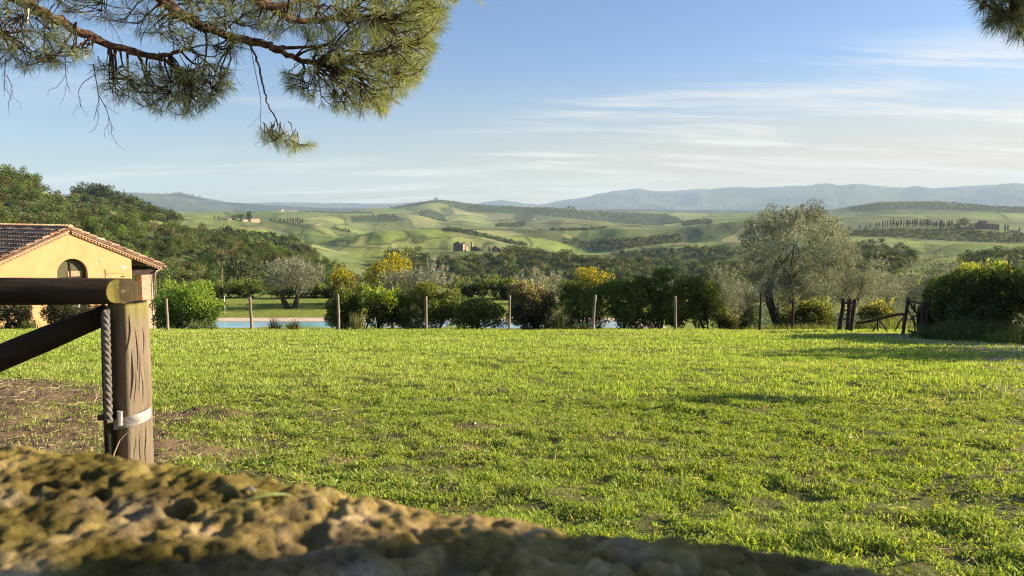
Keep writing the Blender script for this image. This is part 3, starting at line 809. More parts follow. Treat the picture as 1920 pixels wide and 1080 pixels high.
# the nearest wood trees one can tell apart are trees of their own; what lies behind them reads as one mass
nr = R_['near']
cand = np.where((nr[:, 7] > -40) & (nr[:, 7] < 1960))[0]
size = nr[cand, 3] / nr[cand, 6]
pick = cand[np.argsort(-size)][:230]
pm = []
for k, (V, F, C, tr) in enumerate(PROTO['near']):
    pm.append((np_mesh('wood_tree_crown', V, F, C), tr.mesh('wood_tree_trunk')))
    pm[-1][0].materials.append(M['wood_leaf_one']); pm[-1][1].materials.append(M['bark'])
KIND_L = ['dark green broad tree', 'mid green tall tree', 'olive green bushy tree', 'blackish green tree', 'bright green tall tree', 'brownish green low tree', 'grey green slim tree']
for q in pick:
    row = nr[q]; k = int(row[5])
    e = empty('woodland_tree', (row[0], row[1], row[2]), row[4]); e.scale = (row[3],) * 3
    if row[7] < 700:
        tag(e, KIND_L[k] + ' in the wood at the foot of the left hillside', 'tree', 'trees of the hillside wood')
    else:
        tag(e, KIND_L[k] + ' on the slope below the ruin, behind the bushes', 'tree', 'trees below the ruin')
    link('crown', pm[k][0], None, e); link('trunk', pm[k][1], None, e)
rest = np.ones(len(nr), bool); rest[pick] = False
left = nr[:, 7] < 640
def stuff(name, kind, T, label):
    if not len(T): return
    o = link(name, forest_mesh(name, kind, T, rw), M['wood_leaf'])
    tag(o, label, 'woodland', kind='stuff')
stuff('woodland', 'near', nr[rest & left], 'dense mixed wood covering the left hillside')
stuff('woodland', 'near', nr[rest & ~left], 'trees and scrub filling the valley below the ruin')
stuff('scrub_woodland', 'mid', R_['mid'], 'dark scrub and clumps of trees around the ruin and on the nearer hills')
stuff('far_woodland', 'far', R_['far'], 'hedgerows and dark woods on the distant hills')

def put(u, D, base_v=None):
    th = math.atan((u - CX) / FPX)
    z = float(hill_z(np.array([th]), np.array([float(D)]))[0])
    return Vector((D * math.sin(th), D * math.cos(th), z))

# ------------------------------------------------------------------ cypresses
cyc = np_mesh('cypress_crown', CYP[0], CYP[1], CYP[2]); cyc.materials.append(M['wood_leaf'])
cyt = CYP[3].mesh('cypress_trunk'); cyt.materials.append(M['bark'])
def cypress(u, D, h, label, group=None, w=1.0):
    p = put(u, D)
    e = empty('cypress', p, random.uniform(0, 6)); s = h / 10.5; e.scale = (s * w, s * w, s)
    tag(e, label, 'cypress', group)
    link('crown', cyc, None, e); link('trunk', cyt, None, e)
    return e
for u in np.concatenate([np.arange(1653, 1700, 4.9), np.arange(1699, 1786, 4.6)]):
    cypress(u + random.uniform(-0.9, 0.9), 1375, random.uniform(10.5, 14.0), 'slim dark cypress in the avenue on the ridge before the brick villa', 'cypresses of the ridge avenue', random.uniform(0.8, 1.15))
for u in (1641, 1646): cypress(u, 1375, 9.0, 'slim cypress in the pair where the ridge avenue starts', 'cypress pair at the start of the avenue')
cypress(1629, 1375, 7.0, 'short cypress standing apart between the avenue and the lone ones')
cypress(1623, 1375, 6.0, 'smallest cypress on the ridge, next to a slightly taller one')
cypress(1609.5, 1375, 7.5, 'lone cypress on the bare ridge top')
for u in (1578, 1589, 1593.5): cypress(u, 1340, 7.5, 'cypress on the low end of the ridge behind the big olive', 'cypresses at the low ridge end')
for u in (1882, 1887): cypress(u, 1380, 11.0, 'tall cypress in the pair beyond the brick villa', 'cypress pair beyond the villa')
cypress(1909, 1380, 10.5, 'single cypress near the edge of the view beyond the villa')
for u in (517, 525, 527.5, 541, 546, 550, 551.5, 556, 559, 563.5, 567, 569):
    cypress(u, 1385, random.uniform(6.5, 9.5), 'dark cypress in the row running down the crest from the ochre farmhouse', 'cypresses of the farmhouse row')
cypress(466.5, 1385, 15.5, 'tall cypress before the ochre farmhouse, the shorter of two', None, 1.4)
cypress(470.5, 1385, 17.5, 'tallest cypress before the ochre farmhouse', None, 1.4)
for u in (404, 412, 437): cypress(u, 1380, 7.0, 'small cypress on the crest uphill of the farmhouse', 'small cypresses uphill of the farmhouse')
for u in (648, 654.5): cypress(u, 1390, 7.5, 'cypress stub where the farm lane ends', 'cypresses at the lane end')

# ------------------------------------------------------------------ single far trees
fpm = []
for i, (h, w, nl, lf, b) in enumerate([(9, 9, 420, 0.8, G4), (7, 9, 420, 0.75, G1), (8, 6, 360, 0.7, (0.14, 0.14, 0.05))]):
    V, F, C, tr = tree_proto(210 + i, h, w, 14, nl, lf, b)
    a = np_mesh('field_tree_crown', V, F, C); a.materials.append(M['wood_leaf']); t = tr.mesh('field_tree_trunk'); t.materials.append(M['bark'])
    fpm.append((a, t))
def field_tree(name, u, D, s, k, label, group=None, sz=1.0):
    e = empty(name, put(u, D) - Vector((0, 0, 1.6 * s)), random.uniform(0, 6)); e.scale = (s, s, s * sz)
    tag(e, label, 'tree', group)
    link('crown', fpm[k][0], None, e); link('trunk', fpm[k][1], None, e)
field_tree('oak_tree', 750, 560, 1.35, 0, 'large dark round oak beside the yellow broom')
field_tree('oak_tree', 772, 600, 0.8, 1, 'smaller dark tree leaning on the large oak')
field_tree('oak_tree', 1012, 1750, 1.5, 0, 'dark round tree alone at the fork of the field edges')
field_tree('oak_tree', 1062, 640, 1.2, 0, 'dark round-topped tree rising from the scrub below the ruin')
field_tree('oak_tree', 668, 1480, 0.8, 1, 'little dark tree in the pale field below the lane')
field_tree('oak_tree', 686, 1480, 0.7, 1, 'second little tree in the pale field, between two others')
field_tree('oak_tree', 700, 1480, 0.85, 1, 'bushy tree at the foot of the pale field')
field_tree('umbrella_pine', 443, 1385, 1.75, 1, 'broad dark pine towering left of the ochre farmhouse')
field_tree('umbrella_pine', 453, 1390, 1.6, 0, 'round dark pine touching the ochre farmhouse')
field_tree('oak_tree', 1805, 1370, 2.3, 0, 'high dark tree clump against the brick villa')
field_tree('oak_tree', 1793, 1365, 1.5, 1, 'lower dark tree at the end of the cypress avenue')
field_tree('poplar', 1817, 1360, 1.5, 2, 'yellowish poplar between the dark clump and the villa')
field_tree('oak_tree', 818, 3880, 2.6, 1, 'dark wooded knob on top of the central far hill')
field_tree('oak_tree', 1066, 3860, 2.6, 1, 'paired dark tree on the far woody ridge, the left one')
field_tree('oak_tree', 1074, 3860, 2.6, 1, 'paired dark tree on the far woody ridge, the right one')
for (u, D, s, k) in ((152, 610, 1.0, 0), (163, 600, 1.3, 1), (175, 600, 1.55, 0), (188, 605, 1.5, 1), (200, 600, 1.4, 0), (213, 600, 1.35, 1), (224, 590, 1.25, 0), (236, 590, 1.2, 1), (247, 580, 1.15, 0), (259, 580, 1.1, 1), (272, 580, 1.1, 0), (285, 580, 1.2, 1), (298, 575, 1.05, 0)):
    field_tree('skyline_tree', u, D, s, k, 'dark round tree in the clump along the skyline above the hillside meadow', 'skyline trees above the hillside meadow')
# ------------------------------------------------------------------ the yellow farmhouse
HG = -6.05
hp = at(130, 428, 40.0)
house = empty('farmhouse', (hp[0], hp[1], HG), math.atan2(0.81, 0.587))
tag(house, 'yellow plastered house with terracotta roof and arched gable opening', 'house')
RZ = hp[2] - HG                              # ridge height above the house's ground (top of the gable wall)
SLP = 0.447
WL, WR, EL, ER, DEP = -5.6, 3.16, -6.1, 4.95, 11.0
def gz(x): return RZ - SLP * abs(x)
# gable wall with the arched opening, and the other three walls
bm = bmesh.new()
pts = [(WL, -0.6), (-0.72, -0.6)]
ac, ar, asp = 0.04, 0.76, 2.95
pts = [(WL, -0.6), (ac - ar, -0.6)] + [(ac - ar * math.cos(math.pi * k / 20), asp + ar * math.sin(math.pi * k / 20)) for k in range(21)] + [(ac + ar, -0.6), (WR, -0.6), (WR, gz(WR) - 0.06), (0, RZ - 0.06), (WL, gz(WL) - 0.06)]
for y0, y1 in ((0.0, 0.42),):
    a = [bm.verts.new((x, y0, z)) for x, z in pts]; b = [bm.verts.new((x, y1, z)) for x, z in pts]
    bm.faces.new(a); bm.faces.new(b[::-1])
    for k in range(len(pts)):
        j = (k + 1) % len(pts); bm.faces.new((a[j], a[k], b[k], b[j]))
bmesh.ops.recalc_face_normals(bm, faces=bm.faces)
me = bpy.data.meshes.new('gable_wall'); bm.to_mesh(me); bm.free()
link('gable_wall', me, M['plaster'], house)
w = MB()
w.box(WL, WL + 0.4, 0.421, DEP, -0.6, gz(WL) - 0.1)
w.box(WR - 0.4, WR, 0.421, DEP, -0.6, gz(WR) - 0.1)
w.build('side_wall', M['plaster'], house)
bm = bmesh.new()
vs = [bm.verts.new(p) for p in ((WL, DEP, -0.6), (WR, DEP, -0.6), (WR, DEP, gz(WR) - .06), (0, DEP, RZ - .06), (WL, DEP, gz(WL) - .06))]
bm.faces.new(vs[::-1]); r = bmesh.ops.extrude_face_region(bm, geom=bm.faces[:]); bmesh.ops.translate(bm, vec=(0, 0.3, 0), verts=[v for v in r['geom'] if isinstance(v, bmesh.types.BMVert)])
bmesh.ops.recalc_face_normals(bm, faces=bm.faces)
me = bpy.data.meshes.new('rear_wall'); bm.to_mesh(me); bm.free(); link('rear_wall', me, M['plaster'], house)
# arched window set back in the opening
win = MB()
yw = 0.30
arc = [(ac - (ar + .02) * math.cos(math.pi * k / 20), asp + (ar + .02) * math.sin(math.pi * k / 20)) for k in range(21)]
poly = [(ac - ar - .02, -0.5)] + arc + [(ac + ar + .02, -0.5)]
V = [(x, yw, z) for x, z in poly]; c0 = (ac, yw, 1.5)
win.add([c0] + V, [[0, 1 + k, 1 + (k + 1) % len(V)] for k in range(len(V))])
wino = win.build('arched_window', M['glass'], house)
fr = MB()
fr.tube([(x, yw - .03, z) for x, z in [(ac - ar + .03, -0.5)] + [(ac - (ar - .03) * math.cos(math.pi * k / 20), asp + (ar - .03) * math.sin(math.pi * k / 20)) for k in range(21)] + [(ac + ar - .03, -0.5)]], 0.04, 6)
fr.box(ac - .03, ac + .03, yw - .06, yw - .005, -0.5, asp + ar - .05)
fr.box(ac - ar, ac + ar, yw - .062, yw - .007, asp - 0.27, asp - 0.20)
fr.build('window_frame', M['dark_wood'], wino)
bl = MB(); bl.box(ac - .12, ac + .58, yw - .035, yw - .012, asp - 0.19, asp + 0.10); bl.build('blind', M['cornice'], wino)
# roof: boards, then rows of cap tiles
roofb = MB()
th_b = 0.10
for x0, x1 in ((EL, 0), (0, ER)):
    za, zb = gz(x0) + .02, gz(x1) + .02
    V = [(x0, -0.16, za), (x1, -0.16, zb), (x1, DEP + .45, zb), (x0, DEP + .45, za)]
    V = V + [(a, b_, c_ - th_b) for a, b_, c_ in V]
    roofb.add(V, [[0, 1, 2, 3], [7, 6, 5, 4], [0, 4, 5, 1], [1, 5, 6, 2], [2, 6, 7, 3], [3, 7, 4, 0]], (0.55, 0.5, 0.45))
roof = roofb.build('roof', M['tile'], house)
def tiles(x_eave, name):
    mb = MB(); sgn = 1 if x_eave > 0 else -1
    Ls = abs(x_eave) * math.sqrt(1 + SLP ** 2); cs, sn = 1 / math.sqrt(1 + SLP ** 2), SLP / math.sqrt(1 + SLP ** 2)
    pitch, course = 0.33, 0.42
    ncol, nrow = int((DEP + .62) / pitch), int(Ls / course) + 1
    ang = np.linspace(0, np.pi, 7)
    for j in range(ncol):
        yc = -0.16 + pitch * (j + 0.5)
        for i in range(nrow):
            a0 = 0.10 + i * course; a1 = min(a0 + course + 0.09, Ls + 0.05)
            if a1 - a0 < .1: continue
            jx = RNG.normal(0, 0.008)
            rows_ = []
            for a, rr, lift in ((a0, 0.115, 0.005), (a1, 0.145, 0.05)):
                x = sgn * a * cs; z = RZ - a * sn + .025
                rows_.append([(x + sgn * rr * .85 * math.sin(t) * sn, yc + jx + rr * math.cos(t), z + lift + rr * .85 * math.sin(t) * cs) for t in ang])
            n = 7
            V = rows_[0] + rows_[1]
            F = [[k, k + 1, n + k + 1, n + k] if sgn > 0 else [k + 1, k, n + k, n + k + 1] for k in range(6)]
            t_ = RNG.uniform(0.55, 1.35)
            mb.add(V, F, (t_, t_ * RNG.uniform(.92, 1.05), t_ * RNG.uniform(.85, 1.1)))
            # the dark curved end
            c_ = mb.n
            mb.add(rows_[1], np.zeros((0, 4), int), (t_ * .8,) * 3)
            mb.tris([[c_ + 0, c_ + k, c_ + k + 1] for k in range(1, 6)])
    return mb.build(name, M['tile'], roof)
tiles(EL, 'cap_tiles'); tiles(ER, 'cap_tiles')
rd = MB()
for i in range(30):
    y0 = -0.18 + i * 0.39; y1 = y0 + 0.44
    ang = np.linspace(-0.15, np.pi + .15, 9)
    V = [(rr * math.cos(t), y, RZ + .03 + lf + rr * math.sin(t)) for y, rr, lf in ((y0, .135, .035), (y1, .105, .0)) for t in ang]
    F = [[k + 1, k, 9 + k, 9 + k + 1] for k in range(8)]
    t_ = RNG.uniform(.55, 0.95) if i else 1.9
    if i % 4 == 3: rd.tube([(.02, y1 - .06, RZ + .12), (.02, y1 + .06, RZ + .13)], .085, 7, (2.0, 1.9, 1.6))
    rd.add(V, F, (t_, t_ * .95, t_ * .88))
    rd.add(V[:9], np.zeros((0, 4), int), (1.9, 1.8, 1.5)); c_ = rd.n - 9
    rd.tris([[c_, c_ + k + 1, c_ + k] for k in range(1, 8)])
rd.build('ridge_tiles', M['tile'], roof)
# brick cornice with dentils under the verge
cor = MB()
for x0, x1 in ((WL, -0.05), (0.05, ER - .1)):
    nseg = 2
    for off, h_, pr, cc in ((0.09, 0.07, 0.13, 1.15), (0.24, 0.05, 0.06, 0.8)):
        V = []
        for x in (x0, x1):
            zt = gz(x) - off
            V += [(x, -pr, zt), (x, -pr, zt - h_), (x, -0.002, zt - h_), (x, -0.002, zt)]
        cor.add(V, [[0, 1, 5, 4], [1, 2, 6, 5], [3, 0, 4, 7], [0, 3, 2, 1], [4, 5, 6, 7]], (cc,) * 3)
    L_ = abs(x1 - x0); nd = int(L_ / 0.16)
    for k in range(nd):
        xa = min(x0, x1) + 0.16 * (k + .2); xb = xa + 0.09; z0 = gz((xa + xb) / 2) - 0.162
        V = [(x, y, z) for x in (xa, xb) for y in (-0.10, -0.002) for z in (z0 - .075 - SLP * abs(x - xa) * (1 if xa > 0 else -1), z0 - SLP * abs(x - xa) * (1 if xa > 0 else -1))]
        cor.add(V, [[0, 1, 3, 2], [4, 6, 7, 5], [0, 4, 5, 1], [2, 3, 7, 6], [0, 2, 6, 4], [1, 5, 7, 3]], (1.25, 1.0, .85))
cor.build('cornice', M['cornice'], house)
# porch at the right: pillar, beam, gutter with its downpipe
pil = MB(); pil.box(3.72, 4.28, 0.05, 0.60, -0.6, 2.62); pil.build('brick_pillar', M['brick'], house)
pil2 = MB(); pil2.box(4.281, 4.44, 0.02, 0.62, -0.6, 2.62); pil2.build('pillar_lit_strip', M['villa_wall'], house)  # pale strip stands in for the sunlit face of the pillar
bmb = MB(); bmb.box(WR + .002, 4.75, 0.10, 0.42, 2.63, 2.90); bmb.box(4.2, 4.5, 0.43, DEP, 2.63, 2.88)
for k in range(12): bmb.box(WR + .01, 4.85, 0.7 + .85 * k, 0.82 + .85 * k, gz(4.85) - .22, gz(4.85) - .10)
bmb.build('porch_beam', M['dark_wood'], house)
gu = MB()
gu.tube([(ER + .06, -0.2, gz(ER) - .02), (ER + .06, DEP + .3, gz(ER) - .03)], 0.065, 8)
gu.tube([(ER + .03, 0.02, gz(ER) - .06), (ER - .1, -0.03, gz(ER) - .16), (4.50, -0.06, gz(ER) - .30), (4.46, -0.06, gz(ER) - .5), (4.46, -0.06, 0)], 0.045, 8)
gu.build('gutter', M['tile'], house)
# lamp bracket and small plates on the gable
lm = MB()
lm.tube([(1.72, -0.03, 2.55), (1.72, -0.03, 3.05)], 0.012, 5); lm.tube([(1.72, -0.03, 2.84), (2.42, -0.42, 2.82)], 0.009, 5); lm.tube([(2.42, -0.42, 2.82), (2.42, -0.42, 2.66)], 0.006, 5)
lm.tube([(2.42, -0.42, 2.67), (2.42, -0.42, 2.62)], [0.03, 0.19], 12)
lm.build('wall_lamp', M['iron'], house)
pl = MB(); pl.box(2.60, 2.70, -0.02, -0.003, 3.06, 3.20); pl.box(2.76, 2.84, -0.022, -0.003, 3.08, 3.20); pl.build('wall_plate', M['white'], house)
ch = MB(); ch.box(1.45, 1.53, -0.02, -.003, 3.45, 3.56); ch.build('vent_cap', M['villa_wall'], house)

# ------------------------------------------------------------------ ruins and villas far off
def facing(e_pos, deg): return math.atan2(-e_pos[0], e_pos[1]) + rad(deg)
def wall_poly(mb, pts, y0, y1, col=(1, 1, 1), M4=None):
    """a wall slab: outline in x,z between two depths"""
    n = len(pts)
    V = np.array([(x, y0, z) for x, z in pts] + [(x, y1, z) for x, z in pts], float)
    if M4 is not None: V = V @ np.array(M4.to_3x3()).T + np.array(M4.translation)
    me_b = bmesh.new(); vv = [me_b.verts.new(v) for v in V]
    me_b.faces.new(vv[:n]); me_b.faces.new(vv[n:][::-1])
    for k in range(n): me_b.faces.new((vv[(k + 1) % n], vv[k], vv[n + k], vv[n + (k + 1) % n]))
    bmesh.ops.recalc_face_normals(me_b, faces=me_b.faces); bmesh.ops.triangulate(me_b, faces=me_b.faces)
    me_b.verts.index_update()
    F = [[v.index for v in f.verts] for f in me_b.faces]; me_b.free()
    mb.add(V, F, col)
RD = 640.0
rp = put(864, RD); sc_ = RD / 1450.0
ru = empty('ruined_farmhouse', rp + Vector((0, 0, -0.3)), facing(rp, -21))
tag(ru, 'roofless stone farmhouse ruin with tall gabled block and thin chimney', 'ruin')
m_ = MB()
W_, D2, H_ = 8.6, 12.5, 8.2
wall_poly(m_, [(-W_ / 2, -1.5), (W_ / 2, -1.5), (W_ / 2, H_ - .6), (1.9, H_ - .2), (0.6, H_ + 1.3), (-1.0, H_ + 1.4), (-2.4, H_ + .6), (-W_ / 2, H_ - .2)], -D2 / 2, -D2 / 2 + .7, (0.8, .8, .85))  # front darkened and cooled: its shade put into the colour
wall_poly(m_, [(-W_ / 2, -1.5), (W_ / 2, -1.5), (W_ / 2, H_ - 2), (1, H_ + .4), (-W_ / 2, H_ - 1)], D2 / 2 - .7, D2 / 2)
Rz = Matrix.Rotation(rad(90), 4, 'Z')
wall_poly(m_, [(-D2 / 2 + .7, -1.5), (D2 / 2 - .7, -1.5), (D2 / 2 - .7, 4.0), (4.0, 5.6), (2.8, 5.4), (1.6, 7.2), (0, 7.6), (-2.0, H_ - .6), (-D2 / 2 + .7, H_ - .6)], -W_ / 2, -W_ / 2 + .7, (1.25, 1.1, 1.0), Rz)  # right wall lightened and warmed: sunlight put into the colour
wall_poly(m_, [(-D2 / 2 + .7, -1.5), (D2 / 2 - .7, -1.5), (D2 / 2 - .7, H_ - 1.5), (0, H_ - .8), (-D2 / 2 + .7, H_ - .4)], W_ / 2 - .7, W_ / 2, (1, 1, 1), Rz)
m_.build('wall', M['stone_ruin'], ru)
op = MB(); op.box(-0.6, .5, -D2 / 2 - .02, -D2 / 2 + .1, -.5, 1.9); op.box(-.5, .4, -D2 / 2 - .02, -D2 / 2 + .1, 4.6, 5.6); op.build('window', M['dark_void'], ru)
chm = MB(); chm.box(8.4, 9.7, 1.2, 2.4, -1.0, 9.0, (1.3, 1.25, 1.1)); chm.box(8.1, 10, 1.1, 2.6, -1.0, 5.2, (.8, .8, .8)); chm.build('chimney', M['stone_ruin'], ru)
lw = MB()
wall_poly(lw, [(10.0, -1.2), (17.5, -1.2), (17.5, 3.4), (15.6, 4.2), (14.5, 5.2), (12.0, 5.5), (10.6, 5.0), (10.0, 4.2)], 0.0, 0.7, (.7, .7, .75))  # wing front darker and cooler, shade put into its colour
wall_poly(lw, [(10.2, -1.2), (17.3, -1.2), (17.3, 3.0), (10.2, 4.2)], 6.0, 6.6)
lw.box(17.501, 23.0, 1.0, 1.6, -1.2, 1.9, (.6, .62, .7)); lw.box(10.0, 10.6, .701, 5.99, -1.2, 4.0, (1.1, 1, .95))
lw.build('low_wing', M['stone_ruin'], ru)
dr_ = MB(); dr_.box(11.4, 13.2, -.03, .1, -1.0, 2.2); dr_.build('doorway', M['dark_void'], ru)
rp2 = put(927, 655)
ru2 = empty('ruined_barn', rp2 + Vector((0, 0, -.3)), facing(rp2, -24))
tag(ru2, 'small broken stone barn with a jagged sunlit gable, right of the taller ruin', 'ruin')
m_ = MB()
wall_poly(m_, [(-4.5, -1), (-1.8, -1), (-1.8, 6.0), (-2.5, 6.2), (-2.7, 4.4), (-3.4, 4.4), (-3.5, 6.1), (-4.5, 5.8)], -3, -2.4, (1.5, 1.35, 1.2))  # barn front lightened, sunlight put into the stone colour
wall_poly(m_, [(1.0, -1), (8.0, -1), (8.0, 2.0), (6.0, 4.0), (4.0, 4.6), (2.2, 6.2), (1.4, 6.9), (1.0, 5.6)], -2.2, -1.6, (1.4, 1.2, 1.05))
wall_poly(m_, [(-4.5, -1), (8, -1), (8, 2.0), (3, 4.0), (-1, 5.2), (-4.5, 4.0)], 4, 4.6, (.8, .8, .8))
m_.box(-4.5, -3.9, -2.39, 3.99, -1, 4.2); m_.build('wall', M['stone_ruin'], ru2)
o_ = MB(); o_.box(5.0, 6.0, -2.24, -2.1, 1.8, 3.0); o_.build('window', M['dark_void'], ru2)

def villa(name, u, D, w_, d_, h_, rz, label, wings=(), win=4, wc=(1, 1, 1), pitch=0.3):
    p = put(u, D); e = empty(name, p + Vector((0, 0, -.4)), facing(p, rz)); tag(e, label, 'house')
    wl_, rf, wd_ = MB(), MB(), MB()
    for (ox, oy, ww, dd, hh) in ((0, 0, w_, d_, h_),) + tuple(wings):
        x0, x1, y0, y1 = ox - ww / 2, ox + ww / 2, oy - dd / 2, oy + dd / 2
        wl_.box(x0, x1, y0, y1, -2.5, hh, wc)
        e_ = .5; zr = hh + (dd / 2 + e_) * pitch
        V = [(x0 - e_, y0 - e_, hh), (x1 + e_, y0 - e_, hh), (x1 + e_, y1 + e_, hh), (x0 - e_, y1 + e_, hh), (x0 + dd * .3, oy, zr), (x1 - dd * .3, oy, zr)]
        V = [(a, b, c + .02) for a, b, c in V]
        rf.add(V, [[0, 1, 5, 4], [2, 3, 4, 5], [3, 2, 1, 0]]); rf.tris(np.array([[1, 2, 5], [3, 0, 4]]) + rf.n - 6)
        nw = max(2, int(ww / 4))
        for st in range(max(1, int(hh / 3.2))):
            for k in range(nw):
                xa = x0 + ww * (k + .5) / nw
                wd_.box(xa - .5, xa + .5, y0 - .03, y0 + .08, 1.0 + 3.1 * st, 2.6 + 3.1 * st)
            for k in range(2):
                ya = y0 + dd * (k + .5) / 2
                wd_.box(x1 - .08, x1 + .03, ya - .5, ya + .5, 1.0 + 3.1 * st, 2.6 + 3.1 * st)
    wl_.build('wall', M['villa_wall'], e); rf.build('roof', M['villa_roof'], e)
    wd_.build('window', M['dark_void'], e)
    return e
villa('brick_villa', 1842, 1385, 24, 13, 8.5, 12, 'brick villa with a raised tower roof at the end of the cypress avenue', ((-2, 1, 10, 9, 12.5), (15, 2, 10, 9, 7.5)), wc=(0.62, .55, .5))
villa('ochre_farmhouse', 478, 1392, 17, 10, 6.0, 20, 'long ochre farmhouse with red roof behind two tall cypresses', ((-16, -1, 10, 9, 5.2),), wc=(1.15, 1.0, .85))
villa('stone_cottage', 432, 1380, 7, 6, 3.6, 10, 'small pale cottage left of the ochre farmhouse', wc=(.9, .95, .95))
villa('white_shed', 595, 1420, 8, 6, 3.0, 15, 'low white shed on the crest below the cypress row', wc=(1.1, 1.2, 1.3))
villa('white_house', 531, 2360, 9, 8, 5, 20, 'white house among trees on the second field ridge', wc=(1.3, 1.45, 1.6))
villa('far_white_house', 551, 3900, 42, 14, 7, 8, 'long white building on the far plain beyond the cypress row', wc=(1.3, 1.5, 1.6))
villa('far_pale_house', 706, 3860, 16, 12, 8, 12, 'pale house on the saddle left of the central far hill', wc=(1.2, 1.3, 1.4))
villa('far_white_cottage', 1001, 2420, 10, 8, 6, 20, 'white cottage at the field edge beneath the woody ridge', wc=(1.3, 1.5, 1.6))
villa('ridge_house', 1122, 3900, 24, 14, 8, 12, 'white house on the right end of the far woody ridge', wc=(1.2, 1.35, 1.5))
villa('pale_outbuilding', 1898, 1395, 12, 8, 4, 5, 'low pale outbuilding between the lone cypresses by the villa', wc=(1.1, 1.15, 1.2))
pp = put(685, 1500)
py = MB(); py.tube([(0, 0, -1), (0, 0, 9.5)], [.35, .2], 6); py.tube([(-1.6, 0, 8.6), (1.6, 0, 8.6)], .12, 5)
pyo = py.build('power_pole', M['white']); pyo.location = pp; tag(pyo, 'pale power pole with a crossbar in the field below the dark slope', 'pole')
pyo2 = link('power_pole', pyo.data); pyo2.location = put(739, 1560); tag(pyo2, 'thin pale power pole farther right along the field edge', 'pole')

# ------------------------------------------------------------------ the pool
px0, px1, py0, py1, pz = -22.5, 7.5, 45.5, 52.9, -7.46
pool = empty('swimming_pool', ((px0 + px1) / 2, (py0 + py1) / 2, pz - .05)); tag(pool, 'long light blue swimming pool with pink paving behind the bushes', 'pool')
ox, oy = (px0 + px1) / 2, (py0 + py1) / 2
pv = MB()
def ring(mb, x0, x1, y0, y1, z0, z1, t, tx=None):
    tx = tx or t
    mb.box(x0 - tx, x1 + tx, y0 - t, y0, z0, z1); mb.box(x0 - tx, x1 + tx, y1, y1 + t, z0, z1)
    mb.box(x0 - tx, x0, y0 + .001, y1 - .001, z0, z1); mb.box(x1, x1 + tx, y0 + .001, y1 - .001, z0, z1)
hx, hy = (px1 - px0) / 2, (py1 - py0) / 2
ring(pv, -hx, hx, -hy, hy, -0.5, 0.085, 1.9, 2.6); pv.build('paving', M['paving'], pool)
bs = MB(); bs.box(-hx + .002, hx - .002, -hy + .002, hy - .002, -.49, -.35); bs.build('basin', M['basin'], pool)
wt = MB(); wt.add([(-hx + .004, -hy + .004, .07), (hx - .004, -hy + .004, .07), (hx - .004, hy - .004, .07), (-hx + .004, hy - .004, .07)], [[0, 1, 2, 3]]); wt.build('water', M['water'], pool)
# the little town along the far left ridge
for k, (u, w_) in enumerate([(262, 60), (276, 40), (290, 55), (301, 40), (318, 45), (330, 70), (337, 50), (343, 60), (350, 45), (357, 55), (366, 40), (378, 40)]):
    p = put(u, 7950); e = empty('hilltop_house', p - Vector((0, 0, 6)), facing(p, random.uniform(-30, 30))); tag(e, 'tiny pale house of the hilltop town on the far bluish ridge', 'house', 'houses of the hilltop town')
    mb = MB(); h_ = random.uniform(16, 26); w_ *= .6; h_ *= .6; mb.box(-w_ / 2, w_ / 2, -9, 9, 0, h_, (.62, .7, .78)); mb.build('wall', M['villa_wall'], e)
    mb = MB(); mb.add([(-w_ / 2 - 1, -10, h_), (w_ / 2 + 1, -10, h_), (w_ / 2 + 1, 10, h_), (-w_ / 2 - 1, 10, h_), (-w_ / 2, 0, h_ + 5), (w_ / 2, 0, h_ + 5)], [[0, 1, 5, 4], [2, 3, 4, 5]]); mb.tris(np.array([[1, 2, 5], [3, 0, 4]])); mb.build('roof', M['villa_roof'], e)
# ------------------------------------------------------------------ mossy stone wall in front of the camera
A_ = np.array([-0.49, 0.745]); B_ = np.array([0.243, 0.475])
wd_ = (B_ - A_) / np.linalg.norm(B_ - A_); wn_ = np.array([-wd_[1], wd_[0]])
off = float(A_ @ wn_)                           # the far edge lies this far from the camera's foot
s0 = float(A_ @ wd_); s1 = float(B_ @ wd_) + 0.135
ss = np.concatenate([np.linspace(-3.2, s0 - .25, 330), np.linspace(s0 - .24, s1, 430)])
WID, TOP, BOT = 0.46, -0.214, -1.5
q_top = np.linspace(0, 1, 190)
q_side = np.linspace(0, 1, 26)[1:]
# profile: near foot -> up -> across the top -> far side down
prof = [(-WID, BOT + (TOP - BOT) * t) for t in np.linspace(0, 1, 24)[:-1]] + [(-WID + WID * t, TOP) for t in q_top] + [(0, TOP + (BOT - TOP) * t) for t in q_side]
prof = np.array(prof)
wx, wz = prof[:, 0].copy(), prof[:, 1].copy()
# rounded shoulders
rs = 0.055
for k in range(len(prof)):
    x, z = wx[k], wz[k]
    for ex in (-WID, 0.0):
        cx = ex + rs if ex < 0 else ex - rs; cz = TOP - rs
        inx = (x < cx) if ex < 0 else (x > cx)
        if inx and z > cz:
            v = np.array([x - cx, z - cz]); m = max(abs(v[0]), abs(v[1])); nrm = np.linalg.norm(v)
            if nrm > 1e-6: v = v / nrm * m; wx[k], wz[k] = cx + v[0], cz + v[1]
S_, K_ = np.meshgrid(ss, np.arange(len(prof)), indexing='ij')
PX, PZ = wx[K_], wz[K_]
cxm = -WID / 2
NX = np.clip((PX - cxm) / (WID / 2), -1, 1); onTop = np.clip((PZ - (TOP - .08)) / .08, 0, 1)
nrmx = NX * (1 - onTop * (1 - np.abs(NX) ** 6)); nrmz = onTop
ln = np.hypot(nrmx, nrmz) + 1e-6; nrmx /= ln; nrmz /= ln
ua = S_ * 1.0; ub = (K_ * 0.0) + np.concatenate([[0], np.cumsum(np.hypot(np.diff(prof[:, 0]), np.diff(prof[:, 1])))])[K_]
big = fbm(ua * 5 + 2, ub * 5, 201, 3)
